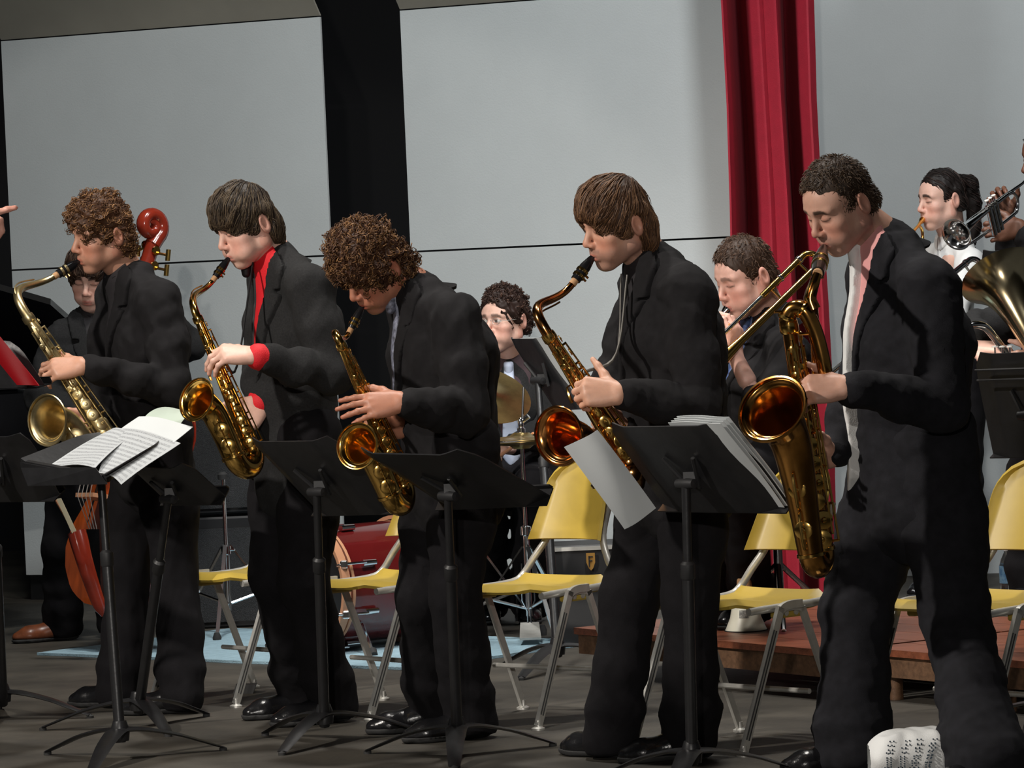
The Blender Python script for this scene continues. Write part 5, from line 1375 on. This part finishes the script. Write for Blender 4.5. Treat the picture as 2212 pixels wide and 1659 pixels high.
# tripod stand left of the bass drum with a small tom-like mount
tb = G(497, 1374); ts = tag(empty('cymbal_stand', (tb[0], tb[1], 0)), 'chrome tripod stand on the blue rug behind the leftmost chair', 'stand')
tripod(ts, tb, .62, V(tb[0], tb[1], .62), .27, 2.5)
MB().lathe([(.0, 0), (.02, 0), (.02, .02), (.01, .03), (0, .03)], V(tb[0], tb[1], .62), n=12).build('felt_cap', rubber_m, ts)

# ================================================================== TROMBONES
def trombone(label, p_bow, p_dir, p_mouth, nside, s=1.0, mt_=None, group='trombones'):
    """p_bow: tuning-slide bow; p_dir: unit vector towards the bell; nside: unit vector from the bell tube to the slide"""
    mt_ = mt_ or brass_m
    t = nrm(p_dir); n_ = nrm(np.asarray(nside) - t * (np.asarray(nside) @ t)); root = tag(empty('trombone', tuple(p_bow)), label, 'trombone', group)
    A = lambda x, y, z=0.0: p_bow + t * x + n_ * y + np.cross(t, n_) * z
    th = np.linspace(-math.pi / 2, math.pi / 2, 13); r = .028
    MB().tube([A(.0 - r * math.cos(a_), r + r * math.sin(a_)) for a_ in th], .0105, 12).build('tuning_slide', mt_, root)
    MB().tube([A(0, 0), A(.20, 0)], .0105, 12).build('inner_leg', mt_, root)
    xs = np.array([.0, .36, .45, .51, .545, .565, .575]); rs_ = np.array([.0105, .0135, .023, .040, .062, .086, .100])
    prof_o = [(rr, x) for x, rr in zip(xs, rs_)]; prof_i = [(rr - .002, x) for x, rr in zip(xs[::-1], rs_[::-1])]
    MB().lathe(prof_o + prof_i, A(0, 2 * r), t, n=30, close=True).build('bell', mt_, root)
    for x in (.03, .16): MB().tube([A(x, 0), A(x, 2 * r)], .0045, 8).build('bell_brace', mt_, root)
    for x in (.02, .11): MB().lathe([(.0105, -.006), (.0135, -.004), (.0135, .004), (.0105, .006)], A(x, 0), t, n=14, close=True).build('ferrule', silver_m, root)
    zz = .085
    j0 = A(.20, 0)                                            # where the slide joins the bell section
    q0 = j0 + np.cross(t, n_) * zz if p_mouth is None else np.asarray(p_mouth) + t * .06
    lat = q0 - j0; q0 = j0 + lat - t * (lat @ t) if p_mouth is None else q0; lat = q0 - j0; lat = lat - t * (lat @ t)
    for st_ in (j0, j0 + lat): MB().tube([st_, st_ + t * .80], .0070, 10).build('slide_tube', silver_m, root)
    MB().tube([j0 + t * .80 + lat * (.5 - .5 * math.cos(a_)) + t * (.04 * math.sin(a_)) for a_ in np.linspace(0, math.pi, 11)], .0070, 10).build('slide_bow', mt_, root)
    for x in (.14, .32): MB().tube([j0 + t * x, j0 + t * x + lat], .0055, 8).build('slide_brace', mt_, root)
    if p_mouth is not None:
        p = np.asarray(p_mouth); st = j0 + lat
        MB().tube([p + t * .05, st], .0068, 10).build('leadpipe', mt_, root)
        MB().lathe([(.006, -.06), (.009, -.02), (.014, -.008), (.015, .0), (.011, .002), (.004, -.012)], p, -t, n=16).build('mouthpiece', silver_m, root)
    return root
# --- trombone player (seated on the riser)
D0 = 13.75; hc, hR = solve_head(1612, 596, D0 - .02, 62, 18, 2)
spt = dict(hc=hc, hR=hR, hs=1.06, seed=88, skin=(.72, .42, .34), hair='straight', hair_col=(.045, .022, .012), floor=zr,
    hairkw=dict(vol=.008, top=.004, fringe=.0, hairline=.078, n=1400, len=.016, crop=True, comb=(0, -.2, .4), mess=.4, hi=(.13, .07, .04), thick=.0012, lift=.7), headkw=dict(puff=.3, wide=1.10, brow=.6),
    J=joints(D0, dict(neck=(1662, 672, .03), shL=(1702, 770, -.13), shR=(1630, 755, .18), elL=(1655, 905, -.22), wrL=(1588, 770, -.20), elR=(1590, 880, .12), wrR=(1530, 790, .0),
                      hipL=(1690, 1000, -.08), hipR=(1650, 995, .10), knL=(1596, 1030, -.30), knR=(1540, 1020, -.06)),
             dict(L=((1652, 1345), (1560, 1362)), R=((1590, 1330), (1520, 1345))), zr),
    handL=hand((.05, -.1, 1), (.8, -.6, 0), t=(-.6, -.5, 0), curl=(.6, .8, .5), spread=.04), handR=hand((-.4, 0, .8), (.6, .5, 0), t=(-1, -.3, 0), curl=(.7, .8, .5)),
    shirt=shirt_black, tie=mat('blue_pattern_tie', (.02, .03, .10), .5, var=1, scale=60, color2=(.10, .17, .38)), tie_len=.25, face=FACE, v_len=.3, skirt=.0, chest_d=.13, chest_w=.16, cuffL=.62)
person('trombone player with short brown hair seated behind the baritone saxophonist', spt)
stool('black stool under the trombone player', P(1672, 1000, 13.80), .46, zr)
tdir = nrm(P(1580, 716, 13.50) - P(1752, 548, 13.60))
trombone('gold trombone slanting across in front of its player', P(1736, 552, 13.58), tdir, spt['mouth'], V(.7, -.1, -.65))
trombone('silver-tubed trombone poking out behind the shoulder of the baritone saxophonist', P(2094, 562, 14.6), nrm(V(-.62, -.45, -.42)), None, V(.3, -.2, -.9), mt_=silver_m)

# ================================================================== TRUMPETS
def trumpet(label, mouth, bell, mt_, group='trumpets'):
    t = nrm(bell - mouth); up_ = nrm(UP - t * (UP @ t)); c_ = np.cross(t, up_); root = tag(empty('trumpet', tuple((mouth + bell) / 2)), label, 'trumpet', group)
    A = lambda x, y, z=0.0: bell + t * x + up_ * y + c_ * z
    xs = np.array([-.40, -.25, -.14, -.08, -.045, -.02, -.006, 0]); rs_ = np.array([.006, .008, .012, .018, .027, .040, .053, .061])
    MB().lathe([(r, x) for x, r in zip(xs, rs_)] + [(r - .0015, x) for x, r in zip(xs[::-1], rs_[::-1])], bell, t, n=30, close=True).build('bell', mt_, root)
    L_ = np.linalg.norm(bell - mouth)
    MB().tube(catmull([A(-.40, 0), A(-.435, -.008), A(-.452, -.04), A(-.435, -.075), A(-.40, -.082), A(-.26, -.082)], 5), .0062, 10).build('bell_bow', mt_, root)
    MB().tube(catmull([mouth - t * -.07, A(-.20, .0, .022), A(-.10, -.004, .022), A(-.065, -.04, .022), A(-.10, -.075, .022), A(-.24, -.08, .016)], 6), .0060, 10).build('leadpipe', mt_, root)
    MB().lathe([(.004, .085), (.006, .05), (.009, .02), (.0135, .008), (.0135, .0), (.009, .001), (.004, .010)], mouth, t, n=16).build('mouthpiece', mt_, root)
    for k in range(3):
        x = -.30 + .026 * k
        MB().tube([A(x, -.10), A(x, .012)], .0112, 12).build('valve', mt_, root)
        MB().tube([A(x, .012), A(x, .034)], .0025, 8).build('valve_stem', mt_, root)
        MB().lathe([(0, 0), (.0085, 0), (.0085, .003), (0, .004)], A(x, .034), up_, n=12).build('finger_button', pearl_m, root)
        MB().lathe([(.0112, 0), (.0125, .002), (.0125, .006), (.006, .010), (0, .010)], A(x, .008), up_, n=12).build('valve_cap', mt_, root)
    return root
D0 = 16.8; hc, hR = solve_head(2036, 430, D0 - .02, 66, 4, 2)
hairg = [((0, -.10, .060), (0, -.128, .045), .030, .034, .02), ((0, -.128, .045), (0, -.140, -.03), .034, .030, .02), ((0, -.140, -.03), (0, -.135, -.13), .030, .026, .02), ((0, -.135, -.13), (0, -.12, -.21), .026, .010, .02)]
spg = dict(hc=hc, hR=hR, hs=1.0, seed=99, skin=(.72, .45, .36), hair='straight', hair_col=(.010, .006, .005),
    hairkw=dict(vol=.006, top=.002, fringe=.0, hairline=.074, n=500, len=.05, comb=(0, -1.0, .2), mess=.06, hi=(.05, .03, .025), extra=hairg, lift=.1, thick=.0018), headkw=dict(fem=1.0, wide=.94, puff=.1),
    J=joints(D0, dict(neck=(2056, 506, .03), shL=(2096, 572, -.10), shR=(2018, 560, .18), elL=(2060, 680, -.20), wrL=(1962, 560, -.24), elR=(1985, 670, .16), wrR=(1948, 565, .02),
                      hipL=(2085, 810, -.08), hipR=(2030, 805, .12), knL=(2090, 1040, -.06), knR=(2030, 1040, .10)),
             dict(L=((2100, 1285), (2050, 1295)), R=((2050, 1280), (2000, 1288)))),
    handL=hand((-.5, 0, .8), (.5, -.7, 0), t=(-.5, -.5, .5), curl=(.7, .8, .5)), handR=hand((-.4, 0, .8), (.3, .8, 0), t=(-1, 0, 0), curl=(.5, .6, .4)),
    shirt=white_cloth, jacket=white_cloth, lapel=False, top_name='blouse', face=FACE, v_len=.05, skirt=.02, chest_d=.10, chest_w=.125, bulk=.86, leg_r=.9)
person('young woman with a dark ponytail and white top playing a trumpet at the back', spg)
trumpet('brass trumpet of the woman with the ponytail, mostly hidden', spg['mouth'] + V(0, 0, 0), spg['mouth'] + nrm(V(-.42, -.82, -.40)) * .48, brass_m)
# trumpet player cut by the right edge
D0 = 15.75; hc, hR = solve_head(2268, 338, D0 - .02, 72, 8, 0)
sk2 = (.13, .055, .032)
spr = dict(hc=hc, hR=hR, hs=1.06, seed=101, skin=sk2, hair='curly', hair_col=(.006, .005, .005), hairkw=dict(vol=.004, top=.0, fringe=.0, hairline=.075, lump=.002, curl=.003, n=500, thick=.0014), headkw=dict(lips=(.16, .06, .05)),
    J=joints(D0, dict(neck=(2300, 425, .03), shL=(2345, 510, -.12), shR=(2262, 500, .18), elL=(2262, 640, -.24), wrL=(2206, 492, -.32), elR=(2195, 600, .14), wrR=(2172, 470, .0),
                      hipL=(2350, 800, -.08), hipR=(2290, 795, .12), knL=(2350, 1060, -.06), knR=(2290, 1060, .1)),
             dict(L=((2360, 1345), (2290, 1355)), R=((2300, 1335), (2240, 1345)))),
    handL=hand((-.7, -.1, -.05), (.2, -.9, .1), t=(0, -.1, 1), curl=(.7, .9, .5), spread=.05), handR=hand((-.35, -.2, .85), (-.1, .8, .3), t=(.9, -.3, 0), curl=(.9, .9, .4)),
    shirt=shirt_black, face=FACE, v_len=.3, skirt=.06, chest_d=.13, chest_w=.16)
person('trumpet player with dark skin cut off by the right edge, hands round a silver trumpet', spr)
trumpet('silver trumpet with its bell turned to the hall', P(2224, 384, 15.42), P(2066, 507, 15.0), silver_m)

# ================================================================== EUPHONIUM AND ITS PLAYER
D0 = 14.2; hc, hR = solve_head(2330, 560, D0, 62, 10, 0)
spe = dict(hc=hc, hR=hR, hs=1.05, seed=103, skin=SK_P, hair='straight', hair_col=(.03, .015, .01), hairkw=dict(vol=.010, fringe=.0, n=300, len=.03), headkw=dict(), floor=zr,
    J=joints(D0, dict(neck=(2360, 655, .03), shL=(2400, 720, -.10), shR=(2310, 710, .18), elL=(2330, 860, -.20), wrL=(2255, 780, -.28), elR=(2085, 690, .06), wrR=(2098, 750, -.20),
                      hipL=(2390, 1010, -.08), hipR=(2330, 1005, .12), knL=(2270, 1030, -.35), knR=(2225, 1020, -.1)),
             dict(L=((2290, 1320), (2220, 1335)), R=((2250, 1310), (2190, 1322))), zr),
    handL=hand((-.6, -.2, 0), (.1, -.9, .2), t=(0, 0, 1), curl=(.8, .9, .5)), handR=hand((.85, -.35, -.05), (-.05, -.35, .9), t=(.3, -.8, 0), curl=(.35, .5, .4), spread=.08),
    shirt=shirt_black, jacket=suit_grey, face=FACE, v_len=.3, skirt=.0, chest_d=.13, chest_w=.16)
spe['J']['shR'] = P(2215, 690, D0 + .2); spe['J']['elR'] = P(2108, 712, D0 + .10)
person('euphonium player at the right edge, grey sleeve and fingers above the music stand', spe)
stool('black stool under the euphonium player', P(2362, 1000, 14.25), .46, zr)
def euphonium():
    rim = P(2163, 597, 13.98); thr = P(2236, 742, 13.80); t = nrm(rim - thr); root = tag(empty('euphonium', tuple(thr)), 'large brass euphonium with its wide bell tilted up at the right edge', 'euphonium')
    L_ = np.linalg.norm(rim - thr)
    xs = np.array([-.35, -.20, 0, .4 * L_, .65 * L_, .82 * L_, .93 * L_, L_]); rs_ = np.array([.030, .034, .042, .056, .073, .095, .122, .142])
    MB().lathe([(r, x) for x, r in zip(xs, rs_)] + [(r + .003, L_ + .003) for r in (.142,)] + [(r - .002, x) for x, r in zip(xs[::-1], rs_[::-1])], thr, t, n=44, close=True).build('bell', pale_brass, root)
    e = nrm(V(.75, .6, 0) - t * (V(.75, .6, 0) @ t)); A = lambda x, y, z=0.0: thr + t * x + e * y + np.cross(t, e) * z
    MB().tube(catmull([A(-.34, 0), A(-.42, .02), A(-.47, .09), A(-.42, .16), A(-.34, .18), A(0, .18), A(.16, .17), A(.22, .12), A(.17, .075), A(.0, .07), A(-.25, .07)], 7), np.linspace(.030, .014, 71), 16).build('body_tube', pale_brass, root)
    MB().tube(catmull([P(2085, 712, 13.70), P(2104, 702, 13.70), P(2130, 708, 13.72), P(2158, 742, 13.78), P(2182, 775, 13.85)], 6), .013, 14).build('branch_tube', silver_m, root)
    for k in range(3):
        p = P(2150 + 16 * k, 770, 13.66); MB().tube([p - UP * .16, p], .017, 14).build('valve', silver_m, root)
        MB().tube([p, p + UP * .03], .003, 8).build('valve_stem', silver_m, root); MB().lathe([(0, 0), (.011, 0), (.011, .004), (0, .006)], p + UP * .03, n=12).build('finger_button', pearl_m, root)
    MB().tube(catmull([P(2330, 615, 13.95), P(2300, 640, 13.9), P(2250, 690, 13.85)], 5), .008, 10).build('leadpipe', brass_m, root)
    return root
euphonium()

# ================================================================== CONDUCTOR (only the pointing hand reaches into the frame)
D0 = 10.45; hc, hR = solve_head(-330, 330, D0, -70, 0, 0)
spc = dict(hc=hc, hR=hR, hs=1.05, seed=105, skin=(.66, .34, .26), hair='straight', hair_col=(.03, .02, .015), hairkw=dict(vol=.010, fringe=.0, n=200, len=.03), headkw=dict(),
    J=joints(D0, dict(neck=(-345, 440, 0), shR=(-330, 530, -.15), shL=(-330, 530, .2), elL=(-235, 640, .15), wrL=(-112, 486, .05), elR=(-350, 740, -.2), wrR=(-330, 930, -.2),
                      hipR=(-350, 960, -.1), hipL=(-350, 960, .1), knR=(-350, 1330, -.1), knL=(-340, 1330, .1)),
             dict(R=((-390, 1760), (-190, 1760)), L=((-380, 1740), (-190, 1740)))),
    handL=hand((.95, .0, .28), (-.2, -.3, .9), t=(.1, -.9, -.3), curl=[(.0, .05, .05), (.75, 1.0, .7), (.9, 1.1, .7), (1.0, 1.1, .7)], spread=.02),
    handR=hand((.2, 0, -1), (0, -1, 0), t=(1, 0, 0), curl=(.4, .4, .3)), shirt=white_cloth, face=V(1, 0, 0), v_len=.3, skirt=.08)
person('conductor at the left edge, only a pointing hand in view', spc)

# ================================================================== SMALL THINGS
# white mute standing on the riser
mp = G(1612, 1362, zr); mute = tag(empty('mute', tuple(mp)), 'white conical brass mute with a black label on the riser', 'mute')
cream = mat('cream_plastic', (.80, .79, .66), .4)
MB().lathe([(0, .0), (.068, .0), (.070, .004), (.066, .012), (.052, .045), (.046, .075), (.042, .080), (0, .080)], mp, n=32).build('cone', cream, mute)
MB().lathe([(.0, -.0), (.073, 0.0), (.073, .003), (0, .003)], mp, n=32).build('rubber_rim', rubber_m, mute)
MB().lathe([(.030, .078), (.024, .17), (.020, .175), (0, .175)], mp, n=20).build('cork_end', cork_m, mute)
rows = []
for z_ in np.linspace(.046, .072, 4):
    rr = np.interp(z_, [.012, .045, .075], [.066, .052, .046]) + .0012
    rows.append([mp + V(rr * math.cos(t), rr * math.sin(t), z_) for t in np.linspace(-2.05, -1.45, 8)])
MB().sheet(np.array(rows), .001).build('label', mat('mute_label', (.02, .02, .02), .5, var=1, scale=130, color2=(.5, .5, .45)), mute)
# small black equipment case with a gold badge
cp = P(1268, 1215, 15.2); case = tag(empty('equipment_case', (cp[0], cp[1], 0)), 'small black equipment case with a gold shield badge', 'case')
zc = P(1262, 1255, 15.2)[2]; zt2 = P(1262, 1178, 15.2)[2]
gold = mat('gold_badge', (.55, .30, .08), .35, .6)
MB().box(V(cp[0], cp[1] + .15, (zt2 + .0) / 2), (.26, .30, zt2 - .0), bev=.012).build('box', black_plastic, case, smooth=False)
MB().box(V(cp[0], cp[1] - .002, zc + .12), (.25, .006, .014)).build('trim_strip', steel_m, case, smooth=False)
bx = P(1276, 1212, 15.19); bw = .016
MB().prism([bx + V(-bw, -.004, .03), bx + V(bw, -.004, .03), bx + V(bw, -.004, -.005), bx + V(bw * .5, -.004, -.026), bx + V(0, -.004, -.034), bx + V(-bw * .5, -.004, -.026), bx + V(-bw, -.004, -.005)], V(0, -.004, 0)).build('shield_badge', gold, case, smooth=False)
for nm, c_, sz in (('letter_stem', (-.006, -.010, 0), (.004, .003, .04)), ('letter_arm', (.001, -.010, .017), (.014, .003, .004)), ('letter_arm', (0, -.010, .002), (.011, .003, .004))):
    MB().box(bx + V(*c_), sz).build(nm, black_plastic, case, smooth=False)
# water bottle on the right riser
wp_ = G(2182, 1312, zr); wb = tag(empty('water_bottle', tuple(wp_)), 'clear plastic water bottle with a blue label on the right riser', 'bottle')
clear = mat('clear_plastic', (.9, .95, .97), .08); clear.node_tree.nodes['Principled BSDF'].inputs['Transmission Weight'].default_value = .95
MB().lathe([(0, 0), (.030, 0), (.032, .01), (.030, .04), (.032, .05), (.032, .14), (.030, .15), (.026, .165), (.014, .19), (.013, .205), (0, .205)], wp_, n=24).build('bottle_body', clear, wb)
MB().lathe([(.0327, .085), (.0327, .145), (.0322, .145), (.0322, .085)], wp_, n=24, close=True).build('label', mat('blue_label', (.02, .16, .42), .4, var=1, scale=40, color2=(.35, .6, .75)), wb)
MB().lathe([(.0145, .195), (.0145, .212), (0, .213)], wp_, n=18).build('cap', white_cloth, wb)
# white cloth bag with dotted stripes on the floor
bp = G(1962, 1700); bag = tag(empty('cloth_bag', tuple(bp)), 'white cloth bag with dotted dark stripes on the floor at the bottom', 'bag')
S_ = Soft(); [S_.cone(bp + V(-.055, y_, z_), bp + V(.075, y_ + .02, z_ + .012), .026, .026, .05) for y_ in (-.03, 0, .03, .06) for z_ in (.03, .065, .098)]
Fb, ob, axb = S_.field(.006); Fb = Fb + ripple(axb, .004, 40, 5); zf = axb[2][None, None, :]; Fb = np.maximum(Fb, f32(.004) - zf + 0 * Fb)
v_, f_ = nets(Fb.astype(f32), ob, .006); link('bag_body', mesh_np('bag_body', v_ - bp, f_), white_cloth, bag)
hs_ = mat('dot_thread', (.03, .05, .07), .8)
Tg = np.array(v_)
for k in range(4):
    x0 = -.075 + .037 * k; st = MB()
    for j in range(26):
        t_ = j / 25; x = bp[0] + x0 + .035 * t_; 
        cand = Tg[(np.abs(Tg[:, 0] - x) < .006)]
        zq = .01 + .118 * t_
        cand = cand[np.abs(cand[:, 2] - zq) < .006]
        if len(cand) == 0: continue
        q = cand[np.argmin(cand[:, 1])]
        for dx in (-.005, .005): st.lathe([(0, -.001), (.0022, -.001), (.0022, .0015), (0, .0015)], q + V(dx, -.001, .003 * (1 if (j % 2) else -1)), V(0, -1, .3), n=6)
    if st.v: o_ = st.build('dotted_stripe', hs_, bag); o_['kind'] = 'stuff'
# small black gaffer lump lying by the leftmost chair
wd = G(525, 1498); tag(MB().prism([wd + V(-.035, 0, 0), wd + V(.035, -.02, 0), wd + V(.035, .04, 0), wd + V(-.035, .05, 0)], V(.012, .0, .03)).build('gaffer_lump', rubber_m), 'small black lump lying on the floor beside the leftmost chair leg', 'gaffer_lump')
